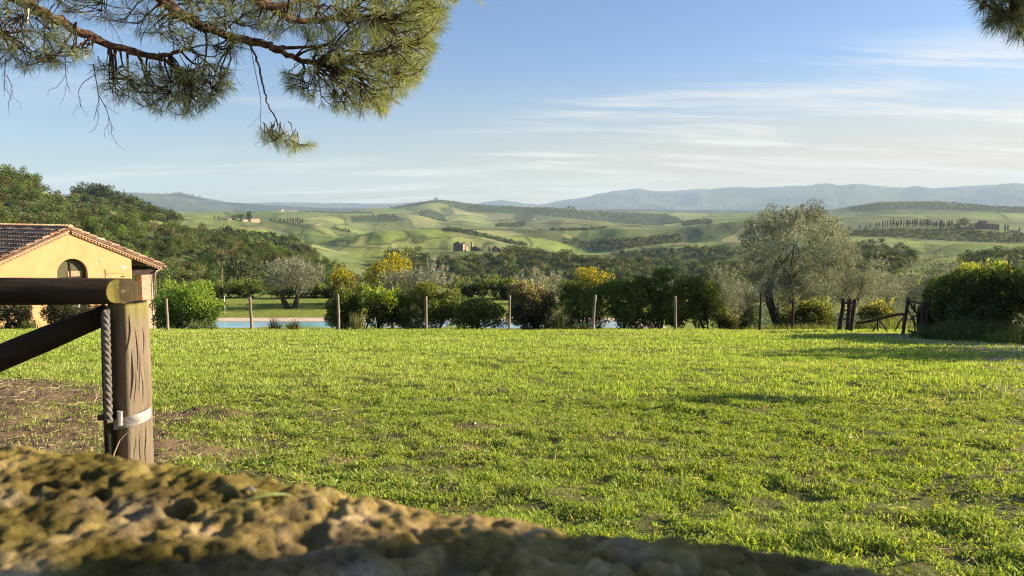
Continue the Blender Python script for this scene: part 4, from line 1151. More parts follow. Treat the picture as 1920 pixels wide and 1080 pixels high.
knob = 1 - np.abs(fbm(ua * 30, ub * 36, 202, 3)) * 2.4
pits = sstep(0.10, 0.42, fbm(ua * 30 + 9, ub * 40, 203, 3))
fine = fbm(ua * 110, ub * 120, 204, 4)
flat_ = 0.35 + 0.65 * sstep(-.15, .3, fbm(ua * 8 + 5, ub * 8, 206, 3))
rid = 1 - np.abs(fbm(ua * 13 + 3, ub * 19, 208, 4)) * 2.2
hole = sstep(.30, .52, fbm(ua * 22 + 31, ub * 33, 209, 3))
disp = 0.006 * big + 0.0012 * knob * flat_ - 0.0042 * pits * flat_ - 0.011 * hole + 0.0046 * fine + 0.0030 * fbm(ua * 45, ub * 38, 207, 4) + 0.0022 * rid
endr = np.sqrt(np.clip(1 - np.clip((S_ - (s1 - .09)) / .09, 0, 1) ** 2, 0, 1))       # the end of the stone rounds off
PX2 = PX + nrmx * disp
PZ2 = PZ + nrmz * disp - 0.006 * sstep(s1 - .12, s1, S_)
PX2 = cxm + (PX2 - cxm) * (0.35 + 0.65 * endr); PZ2 = BOT + (PZ2 - BOT) * (0.80 + 0.20 * endr)
WX = S_ * wd_[0] + (off + PX2) * wn_[0]; WY = S_ * wd_[1] + (off + PX2) * wn_[1]
moss_shade = (0.95 + 0.95 * fbm(ua * 14, ub * 14, 205, 5)) * (1 - 0.35 * hole) * (1 + .35 * fbm(ua * 120, ub * 120, 210, 3))  # moss mottling, with the shade in the holes put into it
colm = np.stack([moss_shade, moss_shade * (1 + .08 * big), moss_shade * (1 - .25 * big)], -1)
nk = len(prof); ns = len(ss)
ii = (np.arange(ns - 1)[:, None] * nk + np.arange(nk - 1)[None, :])
Fq = np.stack([ii, ii + 1, ii + nk + 1, ii + nk], -1).reshape(-1, 4)[:, ::-1]
VW = np.stack([WX, WY, PZ2], -1).reshape(-1, 3); cw = np.clip(colm.reshape(-1, 3), .15, 2)
# close the end
c0 = len(VW); VW = np.concatenate([VW, VW[(ns - 1) * nk:ns * nk].mean(0)[None]]); cw = np.concatenate([cw, cw[-1:]])
Ft = np.array([[c0, (ns - 1) * nk + k, (ns - 1) * nk + k + 1] for k in range(nk - 1)])
wall = link('stone_wall', np_mesh('stone_wall', VW, [Fq, Ft], cw, True), M['moss'])
tag(wall, 'rough mossy stone wall running across the bottom of the view', 'wall')
# a few dry needles and a leaf lying on it
lit = [(505, 938, 0.034, 0.4, (0.30, 0.34, 0.09)), (1008, 1006, 0.022, 0.25, (0.42, 0.30, 0.17)), (470, 925, 0.016, 2.5, (0.42, 0.36, 0.22))]
for u, v, L_, a_, c_ in lit:
    d_ = at(u, v, 1.0); t_ = (TOP + 0.003) / d_[2]; P = d_ * t_
    mb = MB(); q = np.array([math.cos(a_), math.sin(a_), 0]); tt = np.linspace(-.5, .5, 6)[:, None]
    mb.tube(P + q * tt * L_ + np.array([0, 0, 1]) * (0.004 - 0.012 * tt ** 2), [.0006, .0014, .0018, .0018, .0013, .0005], 5, c_)
    o = mb.build('dry_leaf', M['straw'])
    tag(o, {505: 'green blade of leaf lying on the mossy wall', 1008: 'curled brown leaf on the mossy wall below the lawn', 470: 'tiny straw piece beside the green blade on the wall'}[u], 'leaf')

# ------------------------------------------------------------------ log fence at the left
fence = empty('log_fence', at(243, 862, 2.5) + np.array([0, 0, -0.55])); tag(fence, 'log fence with sawn rail, slanting brace and cracked post behind the stone wall', 'fence')
fo = np.array(fence.location)
LOGM = M['log']
# the post: hewn on the side towards the camera, cracked, a little thicker at its foot
pt, pb = at(239.5, 566, 2.5), at(246, 880, 2.5); pb = pt + (pb - pt) * 1.9
nz_, na = 120, 48
th = np.linspace(0, 2 * np.pi, na, endpoint=False)
V = []; C_ = []
for k in range(nz_):
    t = k / (nz_ - 1); c = pt + (pb - pt) * t; r0 = 0.0585 + 0.012 * t
    # hewn corner a little left of the middle as seen from the camera
    cor_ = math.radians(-90 + 27 - 10)
    a = (th - cor_ + np.pi) % (2 * np.pi) - np.pi
    rr = r0 * (1 + 0.05 * np.exp(-(a / 0.25) ** 2) - 0.10 * np.exp(-((a + 0.75) / 0.42) ** 2) - 0.035 * np.exp(-((a - 0.7) / 0.4) ** 2))
    cut = 1e9 * np.ones(na)
    for fn_, fd in ((-113, .77), (-31, .80)):
        ca_ = np.cos(th - math.radians(fn_)); cut = np.minimum(cut, np.where(ca_ > .2, r0 * 1.06 * fd / np.maximum(ca_, .2), 1e9))
    rr = np.minimum(r0 * 1.06, cut)
    rr = rr + 0.0016 * fbm(th * 7 / 1.0, np.full(na, t * 5), 301, 4) + 0.002 * fbm(th * 2, np.full(na, t * 3), 302, 3)
    if k == 0: rr = rr * 0.93
    if k == 1: rr = rr * 0.985
    x = c[0] + rr * np.cos(th); y = c[1] + rr * np.sin(th)
    V.append(np.stack([x, y, np.full(na, c[2]) + (0.002 * np.sin(th * 3) if k == 0 else 0)], 1))
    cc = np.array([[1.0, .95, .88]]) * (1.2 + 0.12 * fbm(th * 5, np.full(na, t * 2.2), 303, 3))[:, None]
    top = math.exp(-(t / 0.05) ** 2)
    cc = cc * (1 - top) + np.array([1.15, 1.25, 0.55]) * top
    dk = sstep(0.1, 0.9, -np.sin(a + .15)) * .25  # left flank darkened, its shade put into the wood colour
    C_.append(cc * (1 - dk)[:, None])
V = np.concatenate(V) - fo
ii = (np.arange(nz_ - 1)[:, None] * na + np.arange(na)[None, :]); jj = (np.arange(nz_ - 1)[:, None] * na + (np.arange(na)[None, :] + 1) % na)
Fq = np.stack([ii, ii + na, jj + na, jj], -1).reshape(-1, 4)[:, ::-1]
Vc = np.concatenate([V, (pt - fo + np.array([0, 0, .003]))[None]]); Cc = np.concatenate([np.concatenate(C_), [[1.3, 1.2, .8]]])
Ft = np.array([[len(V), k, (k + 1) % na] for k in range(na)])
post = link('post', np_mesh('post', Vc, [Fq, Ft], Cc, True), LOGM, fence)
# long drying cracks cut into the lit face: thin dark wedges set in the wood
ck = MB()
def post_r(a, r0):
    return min([r0 * 1.06] + [r0 * 1.06 * fd / math.cos(a - math.radians(fn_)) for fn_, fd in ((-113, .77), (-31, .80)) if math.cos(a - math.radians(fn_)) > .2])
for (a0, v0, a1, v1, w_) in ((-58, 585, -66, 650, .0030), (-52, 650, -60, 740, .0036), (-40, 596, -34, 690, .0022), (-26, 640, -30, 735, .0018), (-44, 690, -47, 752, .0016), (-14, 600, -8, 660, .0014), (-20, 690, -17, 760, .0014), (-36, 800, -30, 880, .0018), (-12, 795, -14, 870, .0014), (-50, 806, -54, 860, .0014)):
    n_ = 14; P = []
    for q in range(n_):
        t = q / (n_ - 1); a = math.radians(a0 + (a1 - a0) * t + 2.2 * math.sin(6 * t + a0)); v = v0 + (v1 - v0) * t
        tp_ = (v - 566) / (880 - 566) / 1.9; c = pt + (pb - pt) * tp_
        r_ = post_r(a, 0.0585 + 0.012 * tp_) - .0004
        P.append([c[0] + r_ * math.cos(a), c[1] + r_ * math.sin(a), c[2]])
    ck.tube(np.array(P) - fo, w_ * (.25 + np.sin(np.pi * np.linspace(.02, .98, n_))) * .8, 6)
ck.build('crack', M['dark_void'], post)
# rail: a log sawn off at an angle
r1 = at(231, 545.5, 2.47); r0_ = at(-420, 549, 2.36)
ax = unit(r0_ - r1); nA = 64; na2 = 40
side_ = unit(np.cross(ax, [0, 0, 1])); up_ = np.cross(side_, ax)
V, C_ = [], []
cutn = unit(np.array([0.80, -0.66, 0.0]))
tt = np.concatenate([[0, .001], np.linspace(.01, 1, nA - 2)])
Lr = np.linalg.norm(r0_ - r1)
th = np.linspace(0, 2 * np.pi, na2, endpoint=False)
for t in tt:
    c = r1 + ax * t * Lr
    rr = 0.0425 * (1 + .10 * t) + 0.0022 * fbm(th * 3, np.full(na2, t * 5), 311, 3) + 0.0012 * fbm(th * 9, np.full(na2, t * 4), 312, 3)
    if t == 0: rr = rr * .97
    p = c + rr[:, None] * (np.cos(th)[:, None] * side_ + np.sin(th)[:, None] * up_)
    # shift along the axis so that the end is an oblique plane
    dlt = ((p - c) @ cutn) / (ax @ cutn)
    p = p - np.outer(dlt * math.exp(-t * 60), ax)
    V.append(p); C_.append(np.ones((na2, 3)) * (0.21 + .09 * fbm(th * 4, np.full(na2, t * 9), 313, 3))[:, None] * np.array([1, .9, .75]))
V = np.concatenate(V) - fo; nA = len(tt)
ii = (np.arange(nA - 1)[:, None] * na2 + np.arange(na2)[None, :]); jj = (np.arange(nA - 1)[:, None] * na2 + (np.arange(na2)[None, :] + 1) % na2)
Fq = np.stack([ii, ii + na2, jj + na2, jj], -1).reshape(-1, 4)
link('rail', np_mesh('rail', V, Fq, np.concatenate(C_), True), M['rail_log'], fence)
en = MB(); e0 = V[:na2] - np.array(0); cen = e0.mean(0)
rings = [e0 * (1 - f) + cen * f for f in (0.0, .2, .4, .6, .8)]
ring_v = np.concatenate(rings) + cutn * .0012
la = (ring_v - cen) @ unit(np.cross(cutn, [0, 0, 1.0]))
yel = sstep(-0.006, -0.012, -la * -1.0)[:, None]
colr = np.where(la[:, None] > 0.012, np.array([[1.3, 1.35, .45]]), np.array([[.40, .36, .25]])) * (1 + .25 * fbm(ring_v[:, 0] * 90, ring_v[:, 2] * 90, 320, 3))[:, None]  # left third yellowed: sunlight on moss put into the colour
en.add(ring_v, np.concatenate([[[a * na2 + k, a * na2 + (k + 1) % na2, (a + 1) * na2 + (k + 1) % na2, (a + 1) * na2 + k] for k in range(na2)] for a in range(4)]), colr)
en.add(cen[None] + cutn * .0012, np.zeros((0, 4), int), (1.1, 1.1, .8)); en.tris([[en.n - 1, 4 * na2 + k, 4 * na2 + (k + 1) % na2] for k in range(na2)])
en.build('sawn_end', LOGM, fence)
# slanting brace
b = MB(); P = np.stack([at(u, v, d) for u, v, d in ((203, 587, 2.52), (150, 609, 2.50), (90, 634, 2.475), (20, 663, 2.445), (-80, 706, 2.40), (-260, 782, 2.33), (-520, 894, 2.25))])
b.tube(P - fo, [.034, .037, .040, .041, .042, .044, .046], 20, (.20, .165, .13), jit=.02); b.build('brace', M['rail_log'], fence, True)
# the rest of the fence, out of the frame to the left: the next post
b = MB(); q0 = at(-385, 578, 2.365); b.tube(np.array([q0 + np.array([0, 0, -1.15 * k_ / 5]) for k_ in range(6)]) - fo, .06, 16, (.8, .76, .7), jit=.02); b.build('post', LOGM, fence, True)
# pole behind the post (mossy tube), with the twisted rope hanging in front of it, strap with a clasp
b = MB(); P = np.array([at(197, 592, 2.44), at(200, 700, 2.44), at(207, 880, 2.44), at(213, 1090, 2.44)]); b.tube(P - fo, [.013, .014, .016, .017], 10, jit=.03); b.build('stake', M['green_tube'], fence, True)
b = MB(); c = pt + (pb - pt) * ((776 - 566) / 314 / 1.9)
nn = 26; aa = np.linspace(-2.45, 0.75, nn)
P0 = np.stack([c[0] + .0640 * np.cos(aa), c[1] + .0640 * np.sin(aa), c[2] + 0.0125 * (aa + .6)], 1)
for rr_, k in ((1, 0),):
    for q in range(nn - 1):
        a0, a1 = P0[q], P0[q + 1]
        o0 = np.array([math.cos(aa[q]), math.sin(aa[q]), 0]) * .003; o1 = np.array([math.cos(aa[q + 1]), math.sin(aa[q + 1]), 0]) * .003
        h0 = np.array([0, 0, .0175])
        V8 = np.array([a0 - h0, a0 + h0, a0 + h0 + o0, a0 - h0 + o0, a1 - h0, a1 + h0, a1 + h0 + o1, a1 - h0 + o1]) - fo
        b.add(V8, [[0, 1, 5, 4], [1, 2, 6, 5], [2, 3, 7, 6], [3, 0, 4, 7]])
kx = at(232, 783, 2.436) - fo
b.tube([kx + np.array([-.012, -.004, -.024]), kx + np.array([-.008, -.006, .022])], .009, 8)
b.build('metal_strap', M['strap'], fence)
b = MB(); k0 = at(186, 783, 2.45) - fo; b.box(k0[0] - .002, k0[0] + .03, k0[1] - .008, k0[1] + .01, k0[2] - .009, k0[2] + .009); b.build('bolt', M['iron'], fence)
rope = MB(); P = np.array([at(198, 582, 2.415), at(200, 650, 2.415), at(202, 720, 2.415), at(204, 792, 2.415)])
tN = np.linspace(0, 1, 150)
base_ = np.stack([np.interp(tN, np.linspace(0, 1, 4), P[:, k]) for k in range(3)], 1)
for ph in (0, 2.09, 4.19):
    a = tN * 2 * np.pi * 5.5 + ph
    rope.tube(base_ + np.stack([np.cos(a), np.sin(a), 0 * a], 1) * .0056, .0068, 7, (1, 1, 1))
ro = rope.build('rope', surf_mat('grey_rope', [(.3, (.075, .065, .055)), (.5, (.15, .135, .115)), (.75, (.26, .235, .20))], 120, bump=.8, bump_scale=400, bump_dist=.002), None, True)
tag(ro, 'thick twisted grey rope hanging down beside the fence post', 'rope')
# dry grass stems at the post's foot
st_ = MB(); st_.tube([at(u, v, 2.36) for u, v in ((208, 872), (214, 850), (224, 826), (238, 812))], [.0022, .0022, .0018, .001], 5, (.62, .48, .26))
o = st_.build("dry_grass", M['straw']); tag(o, 'single arched dry grass stem in front of the post foot', 'stem')

# ------------------------------------------------------------------ fence stakes along the lawn's end
def stake(u, vt, vb, depth, r_, label, name='fence_post', lean=0.0, mat='post', group=None):
    x = xat(u, depth); zb = float(lawn_z(x, depth)); zt = at(u, vt, depth)[2]
    mb = MB(); h_ = zt - zb
    P = limb((0, 0, -0.3), (lean * h_, 0, h_), 7, 0.008)
    mb.tube(P, np.linspace(r_ * .90, r_ * .74, 7), 10, (1, 1, 1), jit=.03)
    o = mb.build(name, M[mat], None, True); o.location = (x, depth, zb)
    tag(o, label, 'post', group)
stake(305, 560, 622, 28.0, .062, 'round wooden fence post before the bright bush beside the house')
stake(466, 557, 618, 28.0, .066, 'fence post standing alone before the open blue stretch of pool', lean=-.04)
stake(630, 552, 612, 28.2, .060, 'fence post in front of the narrow bush right of the olive')
stake(797, 556, 615, 28.0, .064, 'reddish fence post in the middle of the longest bush')
stake(955, 554, 615, 28.0, .056, 'slim dark fence post before the greyish round bush', lean=.01)
stake(1112, 553, 615, 28.0, .066, 'slightly leaning fence post beside the pale gap to the pool paving', lean=.09)
stake(1272, 555, 614, 28.0, .064, 'fence post against the dark high hedge block', lean=-.05)
stake(1432, 550, 613, 28.0, .055, 'dark fence post left of the twin olive trunks', mat='dark_wood')
stake(1493, 563, 608, 28.6, .055, 'dark fence post right of the twin olive trunks', mat='dark_wood')
stake(1412, 574, 604, 32.0, .045, 'thin pale stake in the shade under the big olive')
stake(138, 567, 590, 33.0, .05, 'short white stake seen under the log rail', mat='white')
for u, vt, d_, lab in ((415, 556, 58.0, 'thin white pole on the pool lawn near the hedge'), (383, 580, 54.6, 'thin white pole at the left end of the pool'), (551, 545, 64.0, 'thin white pole behind the pool olive')):
    stake(u, vt, 0, d_, .028, lab, 'white_pole', mat='white')

# ------------------------------------------------------------------ rustic gate
def gate_side(name, u0, u1, vt, d0, d1, label, posts, bars, lattice):
    e = empty(name, (xat((u0 + u1) / 2, (d0 + d1) / 2), (d0 + d1) / 2, float(lawn_z(xat((u0 + u1) / 2, (d0 + d1) / 2), (d0 + d1) / 2)))); tag(e, label, 'gate')
    eo = np.array(e.location)
    for (u, v, d, r_, cc) in posts:
        x = xat(u, d); zb = float(lawn_z(x, d)) - .3; top = at(u, v, d)
        mb = MB(); mb.tube(limb((x, d, zb), top, 6, .008) - eo, [r_ * 1.05] * 3 + [r_] * 3, 10, (cc,) * 3, jit=.04); mb.build('post', M['dark_wood'], e, True)
    for (ua, va, da, ub, vb, db, r_, cc) in bars:
        mb = MB(); mb.tube(limb(at(ua, va, da), at(ub, vb, db), 6, .012) - eo, r_, 8, (cc,) * 3, jit=.05); mb.build('bar', M['dark_wood'], e, True)
    if lattice:
        mb = MB()
        for (ua, va, ub, vb) in lattice: mb.tube(limb(at(ua, va, d0 * .5 + d1 * .5), at(ub, vb, d0 * .5 + d1 * .5), 5, .02) - eo, .022, 7, (1.1,) * 3, jit=.05)
        mb.build('lattice', M['dark_wood'], e, True)
gate_side('short_log_fence', 1580, 1607, 560, 26.8, 25.6, 'short dark log panel left of the gateway, with thick end posts',
          [(1582, 560, 27.0, .075, .9), (1595, 560, 26.4, .06, 1.1), (1603, 561, 25.7, .065, 1.3)],
          [(1582, 568, 26.9, 1603, 567, 25.7, .035, 1), (1582, 583, 26.9, 1603, 584, 25.7, .03, 1), (1582, 598, 26.9, 1603, 602, 25.7, .03, 1), (1590, 562, 26.5, 1590, 612, 26.5, .03, 1)], [])
gate_side('rustic_gate', 1702, 1743, 558, 24.2, 23.6, 'open rustic gate of crossed branches hung between two log posts',
          [(1703, 557, 24.4, .05, 1.4), (1735, 564, 23.6, .06, 1.3), (1743, 563, 23.5, .065, 1.1)],
          [(1703, 564, 24.3, 1736, 572, 23.7, .03, 1.6), (1703, 582, 24.3, 1722, 620, 23.9, .022, 1.3), (1704, 566, 24.3, 1736, 612, 23.7, .028, 1.2), (1703, 620, 24.3, 1734, 629, 23.6, .03, 2.0), (1706, 600, 24.2, 1734, 578, 23.7, .022, 1.2)],
          [(1712, 590, 1716, 624), (1718, 586, 1724, 626), (1724, 590, 1722, 624), (1728, 596, 1732, 622), (1708, 576, 1730, 602), (1713, 612, 1730, 592), (1720, 610, 1733, 600)])
hr = empty('slanting_handrail', (xat(1655, 27.5), 27.5, float(lawn_z(xat(1655, 27.5), 27.5)))); tag(hr, 'slanting handrail of thin branches going down beyond the gateway', 'railing')
ho = np.array(hr.location)
for (ua, va, ub, vb, r_, nm) in ((1606, 606, 1702, 588, .045, 'rail'), (1646, 600, 1646, 630, .03, 'post'), (1695, 590, 1695, 632, .035, 'post'), (1650, 602, 1672, 630, .028, 'strut'), (1674, 626, 1692, 597, .026, 'strut'), (1632, 628, 1644, 606, .024, 'strut')):
    P = limb(at(ua, va, 26.8), at(ub, vb, 26.0), 6, .012)
    if nm == 'post': P[0] = at(ua, va, 26.4); P[-1] = at(ub, vb, 26.4) - np.array([0, 0, .4]); P = limb(P[0], P[-1], 5, .01)
    mb = MB(); mb.tube(P - ho, r_, 8, (1.5, 1.4, 1.3), jit=.05); mb.build(nm, M['dark_wood'], hr, True)
# ------------------------------------------------------------------ bushes
def block_clumps(w, d, h, n, size, r, p=3.2):
    """clumps filling a rounded block standing on the ground"""
    out = []
    while len(out) < n:
        q = r.uniform(-1, 1, 3)
        s = (abs(q[0]) ** p + abs(q[1]) ** p + abs(q[2]) ** p) ** (1 / p)
        if s > 1 or (s < 0.55 and r.random() < .6): continue
        out.append((q[0] * (w / 2 - size * .55), q[1] * (d / 2 - size * .5), h * .5 + q[2] * (h / 2 - size * .45)))
    c = np.array(out); s = size * r.uniform(.75, 1.35, len(c))
    return np.concatenate([c, np.stack([s, s, s], 1)], 1)
def shoots(V_, r, n, w, d, h, L, W, base, Ls=(0.12, 0.4), z0=.8):
    """upright young shoots standing out of the top: a broken outline"""
    Vs, Cs = [], []
    for _ in range(n):
        x, y = r.uniform(-.46, .46) * w, r.uniform(-.42, .42) * d
        l = r.uniform(*Ls); k = int(l / L * 2.4) + 3
        t = np.linspace(0, 1, k)[:, None]; dr_ = unit(np.array([r.normal(0, .22), r.normal(0, .22), 1.0]))
        P = np.array([x, y, h * z0 * r.uniform(.93, 1.08)]) + dr_ * t * l
        A = unit(dr_ * .8 + rand_dir(k, r) * .8)
        V, F = leaf_quads(P, A, L * r.uniform(.7, 1.1, k), W, r); Vs.append(V); Cs.append(np.repeat(vary_col(base, k, .2, r), 4, 0))
    return np.concatenate(Vs), np.concatenate(Cs)
bseed = [500]
def bush(name, u0, u1, vt, vb, depth, n, base, tip, label, cat='bush', L=.090, W=.050, dep=None, size=.28, mat='bush', tip_share=.7, amt=.22, group=None, nsh=14, p=3.2, flower=None, base_z=None, stems=True, inner=.45, tipband=(.55, 1.0), sh_len=(.1, .32)):
    tip = None if tip is None else tuple(np.array(tip) * 1.65)  # tops raised further, to carry the sunlight on them
    bseed[0] += 1; r = np.random.default_rng(bseed[0])
    x0, x1 = xat(u0, depth), xat(u1, depth); w = x1 - x0; xc = (x0 + x1) / 2
    zb = float(lawn_z(xc, depth)) if base_z is None else base_z
    h = at(960, vt, depth)[2] - zb
    d = dep or min(1.6, max(.9, w * .8))
    e = empty(name, (xc, depth + d * .42, zb - .03)); tag(e, label, cat, group)
    n = int(n * 1.7)
    nc = int(max(10, w * d * h / (size ** 3) * .16)); nc = min(nc, 160)
    cl = block_clumps(w, d, h, nc, size, r, p)
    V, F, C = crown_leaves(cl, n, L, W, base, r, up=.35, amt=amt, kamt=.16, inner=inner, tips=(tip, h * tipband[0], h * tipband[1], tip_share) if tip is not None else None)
    V2, C2 = shoots(None, r, nsh, w, d, h, L, W, tip if tip is not None else base, sh_len, .92)
    V = np.concatenate([V, V2]); C = np.concatenate([C, C2]); F = np.arange(len(V)).reshape(-1, 4)
    link('foliage', np_mesh('foliage', V, F, C), M[mat], e)
    if flower is not None:
        fn, fcol, fl = flower
        P, dd, k = clump_points(fn * 3, cl, r, .85); ok = P[:, 2] > h * r.uniform(.45, .9, len(P)); P, dd = P[ok][:fn], dd[ok][:fn]
        A = unit(dd + rand_dir(len(P), r) * .5 + [0, 0, .5]); V, F = leaf_quads(P, A, fl, fl * .7, r)
        link('blossom', np_mesh('blossom', V, F, np.repeat(vary_col(fcol, len(P), .18, r), 4, 0)), M['flower'], e)
    if stems:
        mb = MB()
        for k in range(5):
            a = r.uniform(0, 6.28); mb.tube(limb((r.normal(0, w * .1), r.normal(0, d * .1), -.15), (math.cos(a) * w * .3, math.sin(a) * d * .3, h * .7), 5, .06, r), np.linspace(.035, .012, 5), 6, (1, 1, 1))
        mb.build('stem', M['bark'], e)
    return e
DG, MG, YG, BG = (0.120, 0.160, 0.040), (0.062, 0.092, 0.022), (0.165, 0.205, 0.032), (0.110, 0.160, 0.028)
PURP = (0.115, 0.095, 0.060)
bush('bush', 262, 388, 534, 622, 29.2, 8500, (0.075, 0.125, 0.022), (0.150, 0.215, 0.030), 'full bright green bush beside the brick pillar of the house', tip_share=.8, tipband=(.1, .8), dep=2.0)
bush('bush', -40, 28, 566, 622, 32.5, 3200, (0.055, 0.05, 0.03), MG, 'dark purplish bush at the very edge, left of the sunlit wall gap', tip_share=.25)
bush('bush', 56, 152, 566, 622, 32.0, 4200, (0.05, 0.05, 0.026), MG, 'dark leafy bush under the log rail, before the yellow house', tip_share=.3)
bush('bush', 602, 662, 531, 612, 29.0, 5200, DG, (0.10, 0.105, 0.026), 'narrow upright dark bush just right of the pool olive', dep=1.2)
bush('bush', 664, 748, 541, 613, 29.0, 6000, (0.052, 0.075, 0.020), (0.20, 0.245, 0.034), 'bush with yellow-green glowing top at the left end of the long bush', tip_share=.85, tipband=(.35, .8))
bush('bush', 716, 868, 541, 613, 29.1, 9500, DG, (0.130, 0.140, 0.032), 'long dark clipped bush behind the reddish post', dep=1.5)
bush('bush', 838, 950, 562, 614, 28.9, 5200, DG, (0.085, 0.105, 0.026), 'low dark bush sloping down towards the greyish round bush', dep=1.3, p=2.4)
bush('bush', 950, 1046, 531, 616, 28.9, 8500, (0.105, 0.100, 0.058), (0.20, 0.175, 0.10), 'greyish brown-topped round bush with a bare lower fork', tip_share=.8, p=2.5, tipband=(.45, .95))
bush('bush', 1044, 1160, 530, 606, 29.3, 6000, DG, (0.075, 0.095, 0.022), 'dark bush overhanging the gap to the pool paving')
bush('bush', 1138, 1230, 522, 611, 29.3, 7500, DG, (0.070, 0.090, 0.022), 'tall dark bush right of the leaning post', dep=1.6)
bush('bush', 1196, 1300, 508, 614, 29.4, 9500, DG, (0.065, 0.09, 0.022), 'tallest dark bush of the row, in the middle of its high end', dep=1.7)
bush('bush', 1284, 1368, 518, 614, 29.5, 8000, DG, (0.075, 0.085, 0.024), 'dark high bush ending the row next to the pale olive', dep=1.6)
# shrubs with flowers and weeds near the twin olive
bush('rose_bush', 1500, 1568, 566, 610, 29.6, 2600, (0.075, 0.095, 0.026), (0.150, 0.175, 0.045), 'loose rose bush with a few red flowers right of the dark post', dep=1.2, p=2.2, flower=(26, (0.55, 0.09, 0.07), .075), inner=.2)
bush('shrub', 1480, 1500, 582, 608, 30.4, 700, (0.085, 0.10, 0.03), (0.165, 0.18, 0.05), 'low leafy shrub at the feet of the twin olive trunks, by the dark post', dep=1.0, p=2.2, inner=.2)
bush('shrub', 1530, 1586, 578, 608, 30.2, 1500, (0.07, 0.085, 0.026), (0.15, 0.16, 0.05), 'thin shrub between the rose bush and the dark log panel', dep=1.0, p=2.2, inner=.2)
bush('bush', 1350, 1400, 590, 614, 29.3, 900, (0.075, 0.08, 0.03), (0.12, 0.13, 0.04), 'low scrubby growth at the end of the bush row', dep=.8, p=2.2, inner=.2, size=.16)
bush('hedge', 1372, 1436, 560, 606, 36.0, 3600, (0.030, 0.045, 0.016), None, 'dark shaded hedge piece under the big olive', 'hedge', dep=1.6)
bush('shrub', 1640, 1702, 568, 604, 31.5, 2600, (0.075, 0.085, 0.028), (0.22, 0.22, 0.06), 'sunny yellowish shrub on the slope behind the gateway', dep=1.6, p=2.2, inner=.2)
# the big hedge mass on the right
bush('hedge', 1776, 1850, 531, 640, 22.6, 9500, (0.115, 0.155, 0.048), (0.13, 0.16, 0.04), 'dark shaded shrub thicket next to the open gate', 'hedge', dep=2.2, size=.34, p=2.6, tip_share=.5)
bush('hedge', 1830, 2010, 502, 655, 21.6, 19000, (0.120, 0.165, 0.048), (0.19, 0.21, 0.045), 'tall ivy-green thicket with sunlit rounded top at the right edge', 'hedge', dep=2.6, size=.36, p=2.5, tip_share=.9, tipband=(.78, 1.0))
bush('hedge', 1990, 2500, 470, 720, 18.5, 15000, (0.085, 0.115, 0.036), (0.15, 0.18, 0.04), 'dense green thicket continuing beyond the right edge of the view', 'hedge', dep=3.0, size=.5, p=3, L=.1, W=.05)
# yellow broom, grey shrubs behind the row
BY = (0.58, 0.50, 0.022)
def zl(d): return float(lawn_z(0, d))
bush('broom_bush', 672, 772, 478, 540, 62.0, 4200, (0.085, 0.098, 0.024), (0.155, 0.16, 0.035), 'largest yellow flowering broom, behind the grey olive saplings', 'broom', L=.16, W=.07, size=.55, dep=3.5, p=2.2, flower=(1500, BY, .17), base_z=-7.7, tipband=(.3, .7), nsh=26, sh_len=(.3, .9))
bush('broom_bush', 608, 658, 501, 560, 64.0, 2300, (0.095, 0.095, 0.026), (0.15, 0.15, 0.04), 'small yellow broom just right of the pool olive', 'broom', L=.16, W=.07, size=.45, dep=2.4, p=2.2, flower=(800, BY, .16), base_z=-7.7, nsh=14, sh_len=(.2, .6))
bush('broom_bush', 1072, 1158, 505, 560, 64.0, 3400, (0.085, 0.095, 0.024), (0.20, 0.18, 0.035), 'dome-shaped yellow broom behind the dark bush row', 'broom', L=.16, W=.07, size=.5, dep=3, p=2.0, flower=(1100, BY, .15), base_z=-7.7, nsh=12, sh_len=(.1, .35))
# the far hedge of the pool garden
bush('hedge', 338, 606, 532, 566, 69.0, 9000, (0.052, 0.078, 0.020), (0.135, 0.165, 0.032), 'long clipped hedge closing the pool lawn behind the olive', 'hedge', L=.17, W=.085, dep=1.6, size=.5, p=6, base_z=-7.65, nsh=60, sh_len=(.2, .6), tipband=(.3, .9))
bush('hedge', 600, 690, 540, 568, 69.5, 3200, (0.045, 0.066, 0.018), (0.10, 0.125, 0.03), 'dark hedge stretch between the olive and the narrow bush', 'hedge', L=.17, W=.085, dep=1.6, size=.5, p=6, base_z=-7.65)
bush('hedge', 846, 1000, 528, 566, 68.0, 6000, (0.040, 0.066, 0.018), (0.12, 0.15, 0.03), 'dark hedge behind the small lawn gap in the bush row', 'hedge', L=.17, W=.085, dep=1.6, size=.5, p=6, base_z=-7.65, nsh=30, sh_len=(.2, .7))
# weeds by the fence
def weeds(name, u0, u1, depth, n, h, label, col, kind='clump', wid=.6):
    bseed[0] += 1; r = np.random.default_rng(bseed[0])
    x0, x1 = xat(u0, depth), xat(u1, depth); X_ = r.uniform(x0, x1, n); Y_ = depth + r.normal(0, wid * .4, n); Z_ = lawn_z(X_, Y_)
    P = np.stack([X_, Y_, Z_ - .02], 1); A = unit(np.stack([r.normal(0, .25, n), r.normal(0, .25, n), np.ones(n)], 1))
    hh = h * r.uniform(.45, 1.1, n) * (0.6 + .4 * np.sin(np.pi * (X_ - x0) / (x1 - x0)))
    V, F = leaf_quads(P, A, hh, .012 + .012 * r.random(n), r)
    # leaflets up the stems
    m = n * 2; k = r.integers(0, n, m); P2 = P[k] + A[k] * (hh[k] * r.uniform(.2, 1, m))[:, None]
    V2, F2 = leaf_quads(P2, unit(A[k] + rand_dir(m, r)), .05 * r.uniform(.5, 1.3, m), .018, r)
    V = np.concatenate([V, V2]); C = np.repeat(vary_col(col, n + m, .25, r), 4, 0)
    o = link(name, np_mesh(name, V, np.arange(len(V)).reshape(-1, 4), C), M['bush']); tag(o, label, 'weeds')
